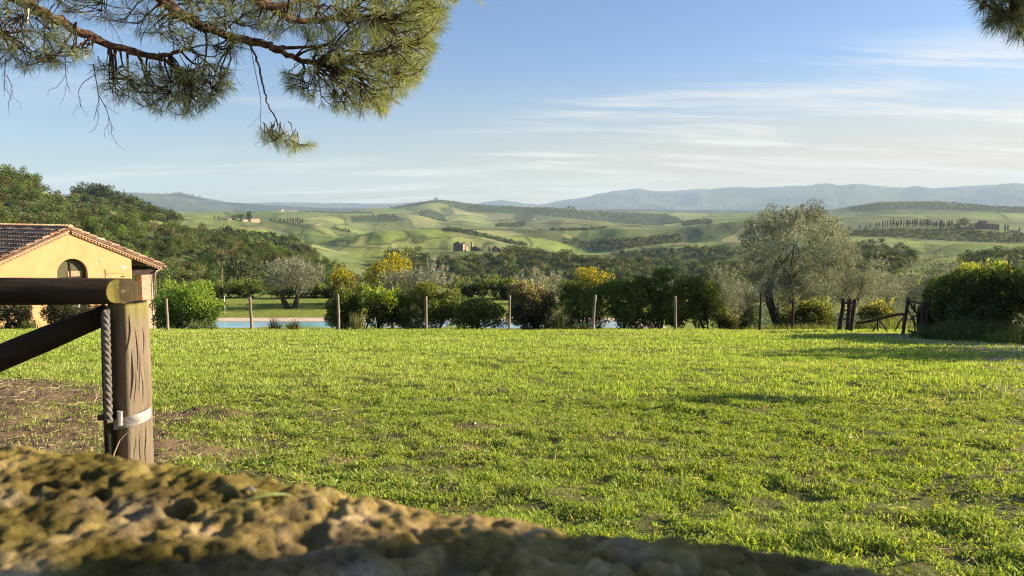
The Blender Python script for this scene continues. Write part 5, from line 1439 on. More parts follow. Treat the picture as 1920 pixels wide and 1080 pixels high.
weeds('weed_clump', 500, 518, 28.6, 90, .62, 'thin tall weed standing before the pool right of the lone post', (0.11, 0.10, 0.04), wid=.2)
weeds('weed_clump', 534, 552, 28.5, 120, .45, 'pale grassy weed tuft before the turquoise part of the pool', (0.17, 0.17, 0.055), wid=.25)
weeds('weed_clump', 655, 676, 28.6, 220, .8, 'pale tall grass filling the gap left of the glowing bush', (0.20, 0.20, 0.08), wid=.3)
weeds('weed_clump', 762, 792, 28.6, 140, .45, 'sparse weeds under the long bush beside the reddish post', (0.14, 0.14, 0.06), wid=.3)
weeds('weed_clump', 1026, 1066, 28.7, 380, .95, 'pale feathery grass between the greyish bush and the dark bush', (0.17, 0.18, 0.075), wid=.4)
weeds('weed_clump', 1066, 1110, 28.6, 160, .4, 'short grass tufts under the overhanging dark bush', (0.12, 0.13, 0.05), wid=.3)
weeds('weed_clump', 345, 400, 28.9, 260, .4, 'weeds at the right foot of the bright bush by the house', (0.13, 0.16, 0.04), wid=.3)
weeds('weed_clump', 30, 56, 29.5, 200, .5, 'green weeds under the sunlit gap of the yellow wall', (0.09, 0.12, 0.03), wid=.3)
weeds('tall_grass', 1742, 1935, 20.9, 2600, .62, 'tall unmown grass along the foot of the shaded thicket', (0.095, 0.125, 0.034), wid=1.3)
weeds('tall_grass', 1872, 2080, 18.9, 1500, .55, 'sunlit bright tall grass at the right edge above the track', (0.17, 0.21, 0.045), wid=.8)
weeds('tall_grass', 1600, 1700, 32.0, 1500, .8, 'yellow-green wild grass on the bank behind the gateway', (0.17, 0.19, 0.055), wid=3.0)
weeds('tall_grass', 1400, 1600, 29.2, 900, .3, 'rough grass under the twin olive along the lawn edge', (0.13, 0.15, 0.045), wid=1.0)

# ------------------------------------------------------------------ olive trees
OL = (0.205, 0.220, 0.148); OLD = (0.125, 0.138, 0.088); OLP = (0.31, 0.31, 0.235)
def olive(name, u, depth, base_v, top_v, u0, u1, n, label, cols=(OL, OLD, OLP), trunks=((0, .16, .0),), L=.085, W=.024, base_z=None, vcrown=.30, nclump=46, size=.36, lean=0.0, dep=None, spires=20, fork=.30, cat='olive tree', group=None, box=None):
    bseed[0] += 1; r = np.random.default_rng(bseed[0])
    xb = xat(u, depth); zb = at(u, base_v, depth)[2] if base_z is None else base_z
    H = at(u, top_v, depth)[2] - zb
    x0, x1 = xat(u0, depth) - xb, xat(u1, depth) - xb
    cx, hw = (x0 + x1) / 2, (x1 - x0) / 2; hd = dep or hw * .85
    e = empty(name, (xb, depth, zb)); tag(e, label, cat, group)
    zc, hz_ = H * (1 + vcrown) / 2 - .05 * H, H * (1 - vcrown) / 2 * 1.02
    cl = make_clumps((hw * .86, hd * .86, hz_ * .84), nclump, size, r, low=-.8, fill=.4)
    cl[:, 0] += cx; cl[:, 2] += zc
    if box:
        cl = block_clumps(2 * hw, 2 * hd, H * (1 - vcrown), nclump, size, r, box)
        cl[:, 0] += cx + .12 * hw * np.sin(cl[:, 2]); cl[:, 2] = cl[:, 2] + H * vcrown - .35 * size
    V, F, C = crown_leaves(cl, n, L, W, cols[0], r, up=.3, amt=.3, kamt=.2, inner=.15, out=.6)
    # upright sprays all over the top
    Vs, Cs = [V], [C]
    for _ in range(spires):
        a = r.uniform(0, 6.28); q = math.sqrt(r.random()) * .9
        bx, by = cx + math.cos(a) * hw * q, math.sin(a) * hd * q; bz = zc + hz_ * .86 * math.sqrt(max(1 - q * q, .05))
        l = r.uniform(.25, .7) * min(1, H / 4); k = int(46 * l / .5); t = r.random(k)[:, None]
        dr_ = unit(np.array([math.cos(a) * .35 * q + r.normal(0, .1), math.sin(a) * .3 * q, 1.0]))
        P = np.array([bx, by, bz - l * .35]) + dr_ * t * l + r.normal(0, .055, (k, 3)) * (1.1 - t)
        A = unit(dr_ * .6 + rand_dir(k, r) * .8)
        V2, _f = leaf_quads(P, A, L * r.uniform(.7, 1.2, k), W, r); Vs.append(V2); Cs.append(np.repeat(vary_col(cols[2], k, .25, r), 4, 0))
    V, C = np.concatenate(Vs), np.concatenate(Cs)
    lab = C.copy()
    # dark and pale leaves mixed through
    m = r.random(len(V) // 4); sel = np.repeat(m < .28, 4); C[sel] = C[sel] * np.array(cols[1]) / np.array(cols[0]); sel = np.repeat(m > .80, 4); C[sel] = C[sel] * np.array(cols[2]) / np.array(cols[0])
    link('crown', np_mesh('crown', V, np.arange(len(V)).reshape(-1, 4), C), M['olive'], e)
    lb = MB()
    for (tx, tr_, tl) in trunks:
        mb = MB(); top = np.array([tx + tl, 0, H * fork + .25])
        P = limb((tx, 0, -.35), top, 9, .035, r)
        P[1:-1, 0] += .05 * math.copysign(1, tl if tl else 1) * np.sin(np.linspace(0, np.pi, 7))
        mb.tube(P, np.linspace(tr_ * 1.35, tr_ * .8, 9), 12, (1, 1, 1), jit=.07); mb.build('trunk', M['bark'], e, True)
        for q in range(5):
            up_c = cl[cl[:, 2] > top[2] + .2 * H]; t = up_c[r.integers(0, len(up_c)), :3] if len(up_c) else cl[r.integers(0, len(cl)), :3]
            t = top + (t - top) * np.array([.6, .8, 1]) * r.uniform(.45, .75)
            lb.tube(limb(top - np.array([0, 0, r.uniform(0, .35)]), t, 6, .07, r), np.linspace(tr_ * .42, .010, 6), 7, (1, 1, 1))
    lb.build('limb', M['bark'], e, True)
    return e
olive('olive_tree', 1468, 31.6, 612, 376, 1386, 1596, 34000, 'big olive tree with two dark trunks and a tall spiky crown by the gate', trunks=((-.06, .155, -.36), (.34, .135, .08)), L=.095, W=.032, size=.34, nclump=110, vcrown=.19, spires=110, fork=.34, box=2.5, cols=((0.225, 0.245, 0.168), (0.125, 0.14, 0.09), (0.37, 0.38, 0.29)))
olive('olive_tree', 1600, 33.0, 625, 470, 1535, 1690, 11000, 'pale sunlit olive behind the dark log panel and gateway', trunks=((0, .13, .15),), size=.38, nclump=46, vcrown=.2, cols=((0.255, 0.255, 0.17), OLD, (0.37, 0.36, 0.26)), spires=26)
olive('olive_tree', 1762, 38.0, 640, 468, 1690, 1838, 11500, 'wide grey-green olive standing behind the open gate', trunks=((0, .14, -.1),), size=.46, nclump=50, vcrown=.2, cols=((0.165, 0.175, 0.10), OLD, OLP), L=.10, W=.03, spires=30)
olive('olive_tree', 1905, 41.0, 640, 478, 1850, 1980, 6000, 'olive mostly hidden behind the sunlit top of the right thicket', trunks=((0, .14, .1),), size=.5, vcrown=.2, L=.10, W=.03)
olive('olive_tree', 1352, 34.0, 640, 492, 1308, 1404, 6500, 'small pale olive behind the right end of the dark bushes', trunks=((0, .09, .08),), size=.32, nclump=34, vcrown=.15, cols=((0.27, 0.275, 0.19), OLD, (0.38, 0.37, 0.28)))
olive('olive_tree', 541, 61.5, 580, 482, 477, 612, 12500, 'round old olive with a forked trunk on the lawn beyond the pool', trunks=((-.12, .21, -.45), (.14, .18, .42)), L=.15, W=.048, size=.62, nclump=60, vcrown=.30, fork=.28, cols=((0.245, 0.25, 0.165), (0.14, 0.145, 0.09), (0.36, 0.35, 0.26)), spires=40)
olive('olive_tree', 730, 36.0, 600, 498, 694, 775, 4200, 'left one of the two grey olive saplings before the big broom', trunks=((0, .07, .05),), L=.10, W=.032, size=.32, nclump=26, vcrown=.2, base_z=-6.0, cols=((0.27, 0.275, 0.20), (0.15, 0.155, 0.11), (0.38, 0.37, 0.29)))
olive('olive_tree', 800, 36.0, 600, 486, 752, 850, 5200, 'grey olive sapling with upright sprays behind the longest bush', trunks=((0, .08, -.05),), L=.10, W=.032, size=.32, nclump=30, vcrown=.2, base_z=-6.0, cols=((0.275, 0.28, 0.205), (0.15, 0.155, 0.11), (0.39, 0.38, 0.30)), spires=34)
olive('olive_tree', 1010, 36.0, 610, 500, 955, 1072, 5200, 'greyish olive behind the brown-topped round bush', trunks=((0, .09, -.05),), L=.14, W=.042, size=.48, nclump=30, vcrown=.2, base_z=-6.0, cols=((0.27, 0.27, 0.195), (0.15, 0.15, 0.105), (0.38, 0.37, 0.28)), spires=30)
olive('olive_tree', 1236, 58.0, 610, 520, 1190, 1290, 3000, 'olive just showing above the tallest dark bush', trunks=((0, .09, .05),), L=.14, W=.042, size=.48, nclump=26, vcrown=.2, base_z=-7.6)
for k, (u, d_, vt, u0, u1, lb_) in enumerate([(1408, 45, 520, 1365, 1455, 'olive in the garden seen under the left side of the big olive'), (1462, 47, 505, 1415, 1512, 'shaded olive just behind the twin trunks'), (1536, 45, 492, 1490, 1585, 'olive filling the space between the big olive and the pale one'),
    (1655, 54, 505, 1600, 1712, 'small grey olive behind the gateway, farther down the slope'), (1722, 58, 512, 1680, 1765, 'distant small olive between the gateway and the wide one'), (1830, 52, 500, 1780, 1885, 'olive peeping over the thicket next to the wide one')]):
    olive('olive_tree', u, d_, 640, vt, u0, u1, 5200, lb_, trunks=((0, .11, .06),), L=.12, W=.04, size=.5, nclump=30, vcrown=.06, base_z=float(lawn_z(0, d_)) - .05, cols=((0.215, 0.225, 0.15), (0.12, 0.132, 0.082), (0.32, 0.315, 0.235)), spires=24)
bush('hedge', 1360, 1620, 566, 600, 66.0, 6000, (0.040, 0.058, 0.018), (0.09, 0.11, 0.03), 'dark hedge at the far side of the garden behind the olives', 'hedge', L=.17, W=.09, dep=1.6, size=.6, p=6, base_z=-7.7)
bush('hedge', 1620, 1960, 560, 600, 66.0, 6500, (0.05, 0.07, 0.022), (0.12, 0.13, 0.035), 'far hedge stretch behind the gate and the wide olive', 'hedge', L=.17, W=.09, dep=1.6, size=.6, p=6, base_z=-7.7)
# paler trees at the foot of the wood
def wild_tree(name, u, D, vt, vb, w_px, col, label, n=900, trunk_col=(1, 1, 1), vcrown=.25, leaf=.5, nclump=20, tr_r=.16, mat_t='bark'):
    bseed[0] += 1; r = np.random.default_rng(bseed[0])
    p = np.array(at(u, vb, D)); H = at(u, vt, D)[2] - p[2]; w_ = w_px / FPX * D
    e = empty(name, p); tag(e, label, 'tree')
    cl = make_clumps((w_ * .42, w_ * .42, H * (1 - vcrown) * .42), nclump, w_ * .17, r); cl[:, 2] += H * (1 + vcrown) / 2 * .98
    V, F, C = crown_leaves(cl, n, leaf, leaf * .7, col, r, inner=.4)
    link('crown', np_mesh('crown', V, F, C), M['wood_leaf'], e)
    mb = MB(); P = limb((0, 0, -3), (0.2, 0, H * .85), 8, .015, r); mb.tube(P, np.linspace(tr_r, tr_r * .4, 8), 8, trunk_col); mb.build('trunk', M[mat_t], e, True)
wild_tree('pale_trunked_tree', 417, 150, 466, 545, 32, (0.17, 0.18, 0.10), 'slender tree with a bare whitish trunk at the foot of the wood', 520, (1, 1, 1), .5, .36, 16, .13, 'post')
wild_tree('round_tree', 452, 140, 486, 545, 62, (0.12, 0.145, 0.075), 'rounded grey-green tree left of the pool olive, below the wood', 1500, leaf=.45, nclump=26)
wild_tree('round_tree', 478, 145, 498, 545, 40, (0.095, 0.115, 0.055), 'smaller grey-green tree tucked behind the pool olive', 800, leaf=.45)

# trees standing outside the view on the right, whose shadows reach over the lawn; the sapling is added to cast a streak
for (x_, y_, h_, w_, n_, lb_) in ((20.5, 16.3, 5.3, 5.0, 4500, 'leafy tree beyond the right edge whose shadow crosses the track'), (19.3, 22.4, 4.4, 3.4, 3000, 'second leafy tree beyond the right edge, behind the thicket'), (11.8, 9.62, 3.72, .66, 420, 'unseen thin sapling added to cast the streak of shade on the lawn')):
    bseed[0] += 1; r = np.random.default_rng(bseed[0])
    e = empty('garden_tree', (x_, y_, float(lawn_z(x_, y_)))); tag(e, lb_, 'tree')
    hh = .36 * h_ if w_ > 1 else .38
    cl = make_clumps((w_ * .42, w_ * .42, hh * .9), 16, w_ * .2, r); cl[:, 2] += h_ - hh
    V, F, C = crown_leaves(cl, n_, .22 if w_ > 1 else .09, .14 if w_ > 1 else .06, (0.11, 0.14, 0.04), r, inner=.2)
    link('crown', np_mesh('crown', V, F, C), M['bush'], e)
    mb = MB(); mb.tube(limb((0, 0, -.3), (0, 0, h_ - hh), 7, .015, r), np.linspace(.03 + .02 * w_, .02 + .008 * w_, 7), 8); mb.build('trunk', M['bark'], e, True)
# ------------------------------------------------------------------ pines over the view
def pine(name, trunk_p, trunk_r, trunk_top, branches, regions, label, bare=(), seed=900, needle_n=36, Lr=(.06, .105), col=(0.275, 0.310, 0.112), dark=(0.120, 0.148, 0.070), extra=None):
    r = np.random.default_rng(seed)
    e = empty(name, trunk_p); tag(e, label, 'pine tree'); o = np.array(trunk_p, float)
    mb = MB(); P = limb((0, 0, -.4), np.array(trunk_top) - o, 16, .012, r); mb.tube(P, np.linspace(trunk_r * 1.15, trunk_r * .6, 16), 20, (.8, .8, .8), jit=.04); mb.build('trunk', M['pine_bark'], e, True)
    pts_all = []
    for (pp_, r0, r1) in branches:
        P = np.array(pp_, float); k = len(P); tN = np.linspace(0, k - 1, (k - 1) * 5 + 1)
        Q = np.stack([np.interp(tN, np.arange(k), P[:, c]) for c in range(3)], 1)
        for _ in range(2): Q[1:-1] = (Q[:-2] + Q[1:-1] * 2 + Q[2:]) / 4
        Q += r.normal(0, .006, Q.shape)
        mb = MB(); mb.tube(Q - o, np.linspace(r0, r1, len(Q)), 9, (1, 1, 1), jit=.07); mb.build('branch', M['pine_bark'], e, True)
        pts_all.append(np.concatenate([Q, np.linspace(r0, r1, len(Q))[:, None]], 1))
    BP = np.concatenate(pts_all)
    tw = MB(); NV, NC, tips_ = [], [], []
    for (poly, d0, d1, n, dens, bright) in regions:
        us = np.array([q[0] for q in poly]); vs = np.array([q[1] for q in poly]); T = []
        while len(T) < n:
            u, v = r.uniform(us.min(), us.max()), r.uniform(vs.min(), vs.max())
            if in_poly(np.array([u]), np.array([v]), poly)[0]: T.append(at(u, v, r.uniform(d0, d1)))
        T = np.array(T)
        nc = max(2, n // 9); cen = T[r.choice(n, nc, replace=False)]
        hub = []
        for c in cen:
            # a side branch from the closest larger limb (closer to the trunk than the target)
            d = np.linalg.norm(BP[:, :3] - c, axis=1) * (1 + .006 / BP[:, 3]) + .25 * np.maximum(c[2] - BP[:, 2], 0); b = BP[np.argmin(d)]
            q = limb(b[:3], b[:3] + (c - b[:3]) * .86, 8, .05, r, sag=-.04 if c[2] < b[2] else .05)
            tw.tube(q - o, np.linspace(min(.009, b[3] * .7), .0035, 8), 5, (.42, .36, .34), cap=False, jit=.08); hub.append(q)
        H_ = np.concatenate(hub)
        for t in T:
            d = np.linalg.norm(H_ - t, axis=1); b = H_[np.argmin(d)]
            if np.linalg.norm(t - b) < .04: b = t + np.array([r.normal(0, .05), r.normal(0, .05), .08])
            q = limb(b, t, 6, .07, r, sag=.05)
            tw.tube(q - o, np.linspace(.0036, .0022, 6), 4, (.40, .36, .32), cap=False)
            ax_ = unit(q[-1] - q[-3]); ax_ = unit(ax_ + np.array([0, 0, -.12]) + r.normal(0, .15, 3))
            tips_.append((q[-1], ax_))
            k = int(needle_n * dens * r.uniform(.7, 1.3))
            s = r.random(k) ** 1.3; seg = np.clip(5 - s * 1.8, 0, 4.999); i0 = seg.astype(int)
            base = q[i0] + (q[np.minimum(i0 + 1, 5)] - q[i0]) * (seg - i0)[:, None]
            A = unit(ax_ * r.uniform(.35, 1.1, k)[:, None] + rand_dir(k, r) * .62 + np.array([0, 0, -.10]))
            V, F = leaf_quads(base, A, r.uniform(*Lr, k), .0021, r)
            cc = col if r.random() < bright else dark  # sunlit and shaded parts of the tree put into needle colour
            NV.append(V); NC.append(np.repeat(vary_col(cc, k, .22, r), 4, 0) * r.uniform(.75, 1.3))
    for (P, r0) in bare:
        Q = np.array(P); k = len(Q); tN = np.linspace(0, k - 1, (k - 1) * 4 + 1); Q = np.stack([np.interp(tN, np.arange(k), Q[:, c]) for c in range(3)], 1)
        Q[1:-1] = (Q[:-2] + Q[1:-1] * 2 + Q[2:]) / 4
        tw.tube(Q - o, np.linspace(r0, r0 * .4, len(Q)), 5, (.45, .38, .34), jit=.05)
        for _ in range(3):
            a = Q[r.integers(len(Q) // 3, len(Q))]; tw.tube(limb(a, a + np.array([r.normal(0, .07), r.normal(0, .05), -r.uniform(.05, .16)]), 5, .1, r) - o, np.linspace(r0 * .5, r0 * .25, 5), 4, (.42, .36, .33))
    tw.build('twig', M['pine_bark'], e)
    V = np.concatenate(NV) - o
    for q in r.choice(len(tips_), min(16, len(tips_)), replace=False):
        tp, tx_ = tips_[q]; cb_ = MB(); tt_ = np.linspace(0, 1, 7)[:, None]
        cb_.tube(tp - o - tx_ * .02 + tx_ * tt_ * .055, .016 * np.sin(np.pi * np.linspace(.12, .95, 7)) ** .8, 9, (.55, .42, .34), jit=.12); cb_.build('cone', M['pine_bark'], e)
    link('needles', np_mesh('needles', V, np.arange(len(V)).reshape(-1, 4), np.concatenate(NC)), M['needle'], e)
    return e
PD = 5.2
def br(pts): return [tuple(at(u, v, d)) for u, v, d in pts]
T0 = np.array([-5.0, 2.0, float(lawn_z(-5.0, 2.0))])
b1 = [(-4.9, 2.05, 2.35)] + br([(-150, -90, 4.3), (20, -18, 4.7), (62, 14, 4.8), (110, 38, 4.9), (180, 75, 5.0), (240, 96, 5.1), (300, 108, 5.1), (345, 92, 5.1)])
b1b = br([(240, 96, 5.1), (300, 112, 5.15), (350, 132, 5.2), (392, 140, 5.2)])
b2 = [(-4.9, 2.1, 2.9)] + br([(-60, -160, 4.6), (180, -70, 5.0), (300, -4, 5.2), (345, 34, 5.25), (395, 54, 5.3), (450, 74, 5.4), (500, 82, 5.4), (530, 96, 5.4), (570, 116, 5.4), (615, 117, 5.5)])
b2b = br([(492, 78, 5.4), (530, 88, 5.45), (560, 90, 5.5), (600, 86, 5.6), (650, 80, 5.7)])
b3 = [(-4.9, 2.15, 3.3)] + br([(100, -200, 5.0), (350, -70, 5.3), (470, -4, 5.4), (510, 16, 5.5), (545, 40, 5.5), (600, 38, 5.6), (660, 32, 5.7), (720, 30, 5.8)])
b4 = br([(500, 12, 5.5), (560, 4, 5.6), (640, -14, 5.7), (730, -20, 5.8), (800, -10, 5.9)])
bh = br([(468, 84, 5.4), (486, 120, 5.35), (492, 165, 5.3), (506, 205, 5.3), (524, 238, 5.3), (545, 262, 5.3)])
bl = br([(-140, -60, 4.4), (-60, 20, 4.5), (0, 60, 4.6), (40, 90, 4.7)])
pine('pine_tree', T0, .24, (-4.75, 2.2, 6.2),
     [(b1, .05, .011), (b1b, .013, .006), (b2, .052, .014), (b2b, .014, .008), (b3, .045, .012), (b4, .018, .008), (bh, .008, .003), (bl, .02, .008)],
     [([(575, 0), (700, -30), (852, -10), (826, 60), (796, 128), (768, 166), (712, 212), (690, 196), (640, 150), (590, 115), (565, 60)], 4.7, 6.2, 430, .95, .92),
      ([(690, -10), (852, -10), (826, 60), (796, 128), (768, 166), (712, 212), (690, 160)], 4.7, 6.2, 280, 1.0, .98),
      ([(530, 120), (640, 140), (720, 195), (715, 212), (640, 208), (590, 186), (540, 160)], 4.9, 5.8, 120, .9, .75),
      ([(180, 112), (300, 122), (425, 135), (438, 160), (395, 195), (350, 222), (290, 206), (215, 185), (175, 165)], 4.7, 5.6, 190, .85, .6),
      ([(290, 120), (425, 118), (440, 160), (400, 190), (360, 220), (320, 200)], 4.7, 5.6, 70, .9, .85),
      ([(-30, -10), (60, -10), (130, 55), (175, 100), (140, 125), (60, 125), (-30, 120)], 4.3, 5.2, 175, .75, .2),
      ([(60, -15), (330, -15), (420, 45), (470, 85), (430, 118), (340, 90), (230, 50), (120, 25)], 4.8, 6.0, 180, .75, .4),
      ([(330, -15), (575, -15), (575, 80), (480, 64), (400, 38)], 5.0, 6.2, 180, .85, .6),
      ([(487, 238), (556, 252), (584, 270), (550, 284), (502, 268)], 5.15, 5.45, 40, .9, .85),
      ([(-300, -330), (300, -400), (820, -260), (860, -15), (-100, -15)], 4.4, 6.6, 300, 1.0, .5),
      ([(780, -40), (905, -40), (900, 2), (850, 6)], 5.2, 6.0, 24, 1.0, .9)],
     'large pine with long drooping needled branches overhanging the top left',
     bare=[(br([(175, 120, 5.0), (182, 160, 5.0), (186, 185, 5.0), (176, 225, 5.0)]), .0035), (br([(186, 180, 5.0), (200, 205, 5.0), (208, 232, 5.0), (214, 246, 5.0)]), .003),
           (br([(178, 140, 5.05), (155, 155, 5.05), (146, 172, 5.05), (152, 202, 5.05)]), .0028), (br([(10, 110, 4.6), (9, 140, 4.6), (8, 172, 4.6)]), .003), (br([(12, 140, 4.6), (22, 160, 4.6), (24, 178, 4.6)]), .0024),
           (br([(470, 90, 5.4), (490, 190, 5.3), (488, 225, 5.3), (490, 255, 5.3)]), .0026), (br([(120, 60, 4.9), (122, 110, 4.9), (124, 150, 4.9), (132, 175, 4.9)]), .003),
           (br([(300, 10, 5.2), (270, 60, 5.2), (262, 80, 5.2)]), .003), (br([(190, 0, 5.0), (205, 40, 5.0), (228, 78, 5.0)]), .003), (br([(430, 70, 5.4), (445, 110, 5.4), (440, 140, 5.4)]), .003)])
rag = MB(); q = br([(48, -8, 4.75), (50, 8, 4.75), (49, 26, 4.75), (51, 46, 4.75)])
rag.tube(q, [.012, .016, .014, .004], 7, jit=.2); ro_ = rag.build('bark_strip', M['villa_wall']); tag(ro_, 'pale strip of torn bark dangling from the left pine branch', 'bark strip')
T1 = np.array([2.55, 0.79, float(lawn_z(2.55, .79))])
c1 = [(2.6, .83, 1.75), (2.75, 1.9, 1.85)] + br([(2100, -120, 3.4), (2010, -70, 3.7), (1950, -20, 3.8), (1900, 18, 3.85), (1868, 34, 3.85)])
c2 = br([(2010, -70, 3.7), (1960, -10, 3.75), (1925, 40, 3.8), (1912, 62, 3.8)])
pine('pine_tree', T1, .23, (2.7, .84, 5.6), [(c1, .035, .006), (c2, .012, .005)],
     [([(1822, -30), (1930, -30), (1935, 66), (1905, 66), (1872, 46), (1845, 26)], 3.6, 4.1, 62, 1.1, .12),
      ([(1930, -60), (2120, -200), (2200, -60), (2080, 60), (1935, 80)], 3.4, 4.1, 90, 1.0, .3)],
     'dark pine whose branch tip hangs into the top right corner', seed=950, Lr=(.085, .13), needle_n=52)
# ------------------------------------------------------------------ grass of the lawn
def blades(n, d0, d1, Lr, Wr, seed, bent=True, side=1.22):
    r = np.random.default_rng(seed)
    # uniform over the ground seen between two depths
    y = np.sqrt(r.random(n) * (d1 ** 2 - d0 ** 2) + d0 ** 2)
    x = r.uniform(-1, 1, n) * 0.665 * y * side
    cl = .55 * fbm(x * 3.0, y * 3.0, 401, 3) + .75 * fbm(x * 7.5, y * 7.5, 404, 2); cl2 = fbm(x * 0.8, y * 0.8, 402, 3)
    keep = r.random(n) < np.clip(0.74 + 1.25 * cl + 0.3 * cl2, 0.06, 1) * (1 - 0.93 * dirt(x, y)) * (1 - .86 * track(x, y))
    keep &= y < 29.3 + .5 * cl
    x, y, cl, cl2 = x[keep], y[keep], cl[keep], cl2[keep]; n = len(x)
    z = lawn_z(x, y) + .035 * dirt(x, y) * fbm(x * 5, y * 5, 41, 3) - .006
    L = r.uniform(*Lr, n) * np.clip(1 + 1.25 * cl, .3, 2.3) ; W = r.uniform(*Wr, n)
    az = r.uniform(0, 2 * np.pi, n); lean = r.uniform(.15, 1.0, n)
    H = np.stack([np.cos(az), np.sin(az), 0 * az], 1); S = np.stack([-np.sin(az), np.cos(az), 0 * az], 1)
    up = np.array([0, 0, 1.0])
    P = np.stack([x, y, z], 1)
    base = np.array([(0.270, 0.345, 0.062), (0.330, 0.385, 0.074), (0.165, 0.240, 0.046), (0.40, 0.41, 0.125), (0.47, 0.42, 0.21)])
    patch = fbm(x * .5, y * .5, 403, 3)
    pr = r.random(n) + .25 * patch
    k = np.where(pr < .36, 0, np.where(pr < .68, 1, np.where(pr < .88, 2, np.where(pr < .97, 3, 4))))
    C = base[k] * (1.14 + .22 * sstep(5, 16, y))[:, None] * np.clip(1 + .2 * r.standard_normal(n), .5, 1.7)[:, None]  # farther blades lightened to offset their self-shadow in low sun
    w = (W * .5)[:, None]; L_ = L[:, None]; le = lean[:, None]
    if bent:
        m = P + L_ * .55 * (up * (1 - .25 * le) + H * .35 * le)
        t = m + L_ * .5 * (up * (.75 - .95 * le) + H * (.35 + .6 * le))
        V = np.stack([P - S * w * .6, P + S * w * .6, m + S * w, m - S * w, t + S * w * .12, t - S * w * .12], 1).reshape(-1, 3)
        b = 6 * np.arange(n)[:, None]
        F = np.concatenate([b + np.array([[0, 1, 2, 3]]), b + np.array([[3, 2, 4, 5]])])
        C = np.repeat(C, 6, 0)
    else:
        t = P + L_ * (up * (1 - .5 * le) + H * .75 * le)
        V = np.stack([P - S * w, P + S * w, t + S * w * .4, t - S * w * .4], 1).reshape(-1, 3)
        F = np.arange(4 * n).reshape(-1, 4); C = np.repeat(C, 4, 0)
    return V, F, C
def rosettes(n, d0, d1, seed):
    """broad leaved lawn weeds: flat little leaf rosettes"""
    r = np.random.default_rng(seed)
    y = np.sqrt(r.random(n) * (d1 ** 2 - d0 ** 2) + d0 ** 2); x = r.uniform(-1, 1, n) * .665 * y * 1.2
    keep = (r.random(n) < np.clip(.55 + 1.1 * fbm(x * 1.3, y * 1.3, 421, 3), .05, 1) * (1 - .9 * dirt(x, y))); x, y = x[keep], y[keep]; n = len(x)
    k = 5; X_ = np.repeat(x, k) + r.normal(0, .008, n * k); Y_ = np.repeat(y, k) + r.normal(0, .008, n * k)
    P = np.stack([X_, Y_, lawn_z(X_, Y_) + r.uniform(.0, .03, n * k)], 1); a = r.uniform(0, 6.28, n * k)
    A = unit(np.stack([np.cos(a), np.sin(a), r.uniform(.15, 1.1, n * k)], 1))
    V, F = leaf_quads(P, A, r.uniform(.020, .042, n * k), r.uniform(.009, .018, n * k), r)
    C = np.repeat(vary_col((0.225, 0.270, 0.032), n * k, .22, r), 4, 0)
    return V, F, C
def weedy(n, d0, d1, seed):
    """upright leafy lawn weeds, taller than the grass"""
    r = np.random.default_rng(seed)
    y = np.sqrt(r.random(n) * (d1 ** 2 - d0 ** 2) + d0 ** 2); x = r.uniform(-1, 1, n) * .665 * y * 1.2
    keep = r.random(n) < np.clip(.35 + 1.5 * fbm(x * .9 + 7, y * .9, 441, 3), .03, 1) * (1 - .85 * dirt(x, y)); x, y = x[keep], y[keep]; n = len(x)
    k = 7; a = r.uniform(0, 6.28, n * k); q = r.random(n * k)
    h = np.repeat(r.uniform(.03, .085, n), k) * q
    X_ = np.repeat(x, k) + .012 * np.cos(a); Y_ = np.repeat(y, k) + .012 * np.sin(a)
    P = np.stack([X_, Y_, lawn_z(X_, Y_) + h], 1); A = unit(np.stack([np.cos(a), np.sin(a), r.uniform(.1, 1.0, n * k)], 1))
    V, F = leaf_quads(P, A, r.uniform(.025, .05, n * k), r.uniform(.007, .015, n * k), r)
    return V, F, np.repeat(vary_col((0.19, 0.27, 0.045), n * k, .25, r), 4, 0)
def dry(n, d0, d1, seed):
    """loose dry cuttings lying in the grass"""
    r = np.random.default_rng(seed)
    y = np.sqrt(r.random(n) * (d1 ** 2 - d0 ** 2) + d0 ** 2); x = r.uniform(-1, 1, n) * .665 * y * 1.2
    keep = r.random(n) < np.clip(.4 + 1.2 * fbm(x * 1.4 + 3, y * 1.4, 442, 3), .03, 1); x, y = x[keep], y[keep]; n = len(x)
    P = np.stack([x, y, lawn_z(x, y) + r.uniform(.005, .045, n)], 1); A = unit(np.stack([r.standard_normal(n), r.standard_normal(n), r.normal(0, .3, n)], 1))
    V, F = leaf_quads(P, A, r.uniform(.03, .10, n), r.uniform(.003, .007, n), r)
    return V, F, np.repeat(vary_col((0.46, 0.38, 0.20), n, .25, r), 4, 0)
parts = [blades(430000, 2.2, 8.0, (.024, .056), (.0038, .0085), 1), blades(260000, 8.0, 15.0, (.028, .060), (.008, .015), 2, False), blades(270000, 15.0, 29.4, (.03, .06), (.014, .026), 3, False), rosettes(8000, 2.2, 9.0, 4), rosettes(6000, 9.0, 17.0, 5), weedy(3000, 2.3, 11.0, 6), dry(16000, 2.2, 14.0, 7)]
Vs, Fs, Cs, n0 = [], [], [], 0
for V, F, C in parts:
    Vs.append(V); Fs.append(F + n0); Cs.append(C); n0 += len(V)
gr = link('grass', np_mesh('grass', np.concatenate(Vs), np.concatenate(Fs), np.concatenate(Cs)), M['grass'])
tag(gr, 'short bright yellow-green grass and clover of the lawn', 'grass', kind='stuff')
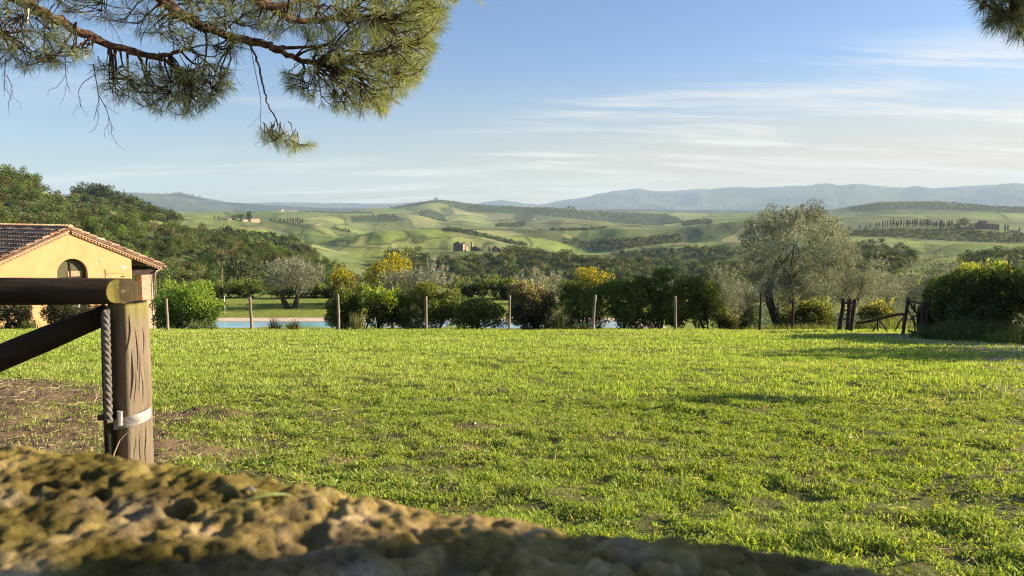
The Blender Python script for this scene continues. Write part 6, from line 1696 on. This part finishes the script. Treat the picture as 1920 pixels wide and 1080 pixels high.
# terrace grass beyond the pool: thin cover
r = np.random.default_rng(8); n = 60000
y = r.uniform(54.9, 68.0, n); x = r.uniform(-30, 14, n); P = np.stack([x, y, lawn_z(x, y) - .01], 1)
V, F = leaf_quads(P, unit(np.stack([r.normal(0, .6, n), r.normal(0, .6, n), np.ones(n)], 1)), .05, .04, r)
o = link('terrace_grass', np_mesh('terrace_grass', V, F, np.repeat(vary_col((0.26, 0.28, 0.06), n, .2, r), 4, 0)), M['grass']); tag(o, 'mown grass of the pool lawn', 'grass', kind='stuff')
# straw, dry pine needles and clods on the bare earth
r = np.random.default_rng(9); n = 120000
x = r.uniform(-11, 7, n); y = r.uniform(2.3, 13, n); keep = r.random(n) < dirt(x, y) * np.clip(.35 + .9 * fbm(x * 1.5, y * 1.5, 431, 3), .03, 1)
x, y = x[keep], y[keep]; n = len(x)
P = np.stack([x, y, lawn_z(x, y) + .035 * dirt(x, y) * fbm(x * 5, y * 5, 41, 3) + r.uniform(.002, .022, n)], 1)
V, F = leaf_quads(P, unit(np.stack([r.standard_normal(n), r.standard_normal(n), r.normal(0, .18, n)], 1)), r.uniform(.03, .16, n), r.uniform(.003, .008, n), r)
cb = np.array([(0.36, 0.27, 0.15), (0.24, 0.16, 0.09), (0.46, 0.37, 0.22), (0.13, 0.085, 0.05)])[r.integers(0, 4, n)] * np.clip(1 + .2 * r.standard_normal(n), .5, 1.6)[:, None]
o = link('straw_litter', np_mesh('straw_litter', V, F, np.repeat(cb, 4, 0)), M['straw']); tag(o, 'dry straw and pine needle litter on the bare earth', 'litter', kind='stuff')
n = 9000; x = r.uniform(-11, 7, n); y = r.uniform(2.3, 13, n); keep = r.random(n) < dirt(x, y) * .8; x, y = x[keep], y[keep]; n = len(x)
oct_ = np.array([[1, 0, 0], [-1, 0, 0], [0, 1, 0], [0, -1, 0], [0, 0, 1], [0, 0, -1]], float); of_ = np.array([[0, 2, 4], [2, 1, 4], [1, 3, 4], [3, 0, 4], [2, 0, 5], [1, 2, 5], [3, 1, 5], [0, 3, 5]])
s = r.uniform(.008, .032, n); V = (oct_[None] * s[:, None, None] * r.uniform(.5, 1.3, (n, 6, 1)) * np.array([1, 1, .7]) + np.stack([x, y, lawn_z(x, y) + .004 + .035 * dirt(x, y) * fbm(x * 5, y * 5, 41, 3)], 1)[:, None]).reshape(-1, 3)
F = (of_[None] + 6 * np.arange(n)[:, None, None]).reshape(-1, 3)
o = link('soil_clods', np_mesh('soil_clods', V, F, np.repeat(vary_col((0.115, 0.078, 0.048), n, .25, r), 6, 0)), M['straw']); tag(o, 'brown clods of earth on the bare ground', 'soil', kind='stuff')

# ------------------------------------------------------------------ the air
m, N, L = new_mat('haze_air')
out = N.new('ShaderNodeOutputMaterial'); pv_ = N.new('ShaderNodeVolumePrincipled')
pv_.inputs['Color'].default_value = (0.56, 0.775, 0.99, 1); pv_.inputs['Density'].default_value = HAZE
pv_.inputs['Anisotropy'].default_value = 0.0
L.new(pv_.outputs[0], out.inputs['Volume'])
mb = MB(); mb.box(-18900, 18900, -18900, 18900, -1200, 760)
hz_o = mb.build('haze', m); tag(hz_o, 'pale summer haze over the valley and far ridges', 'haze', kind='stuff')
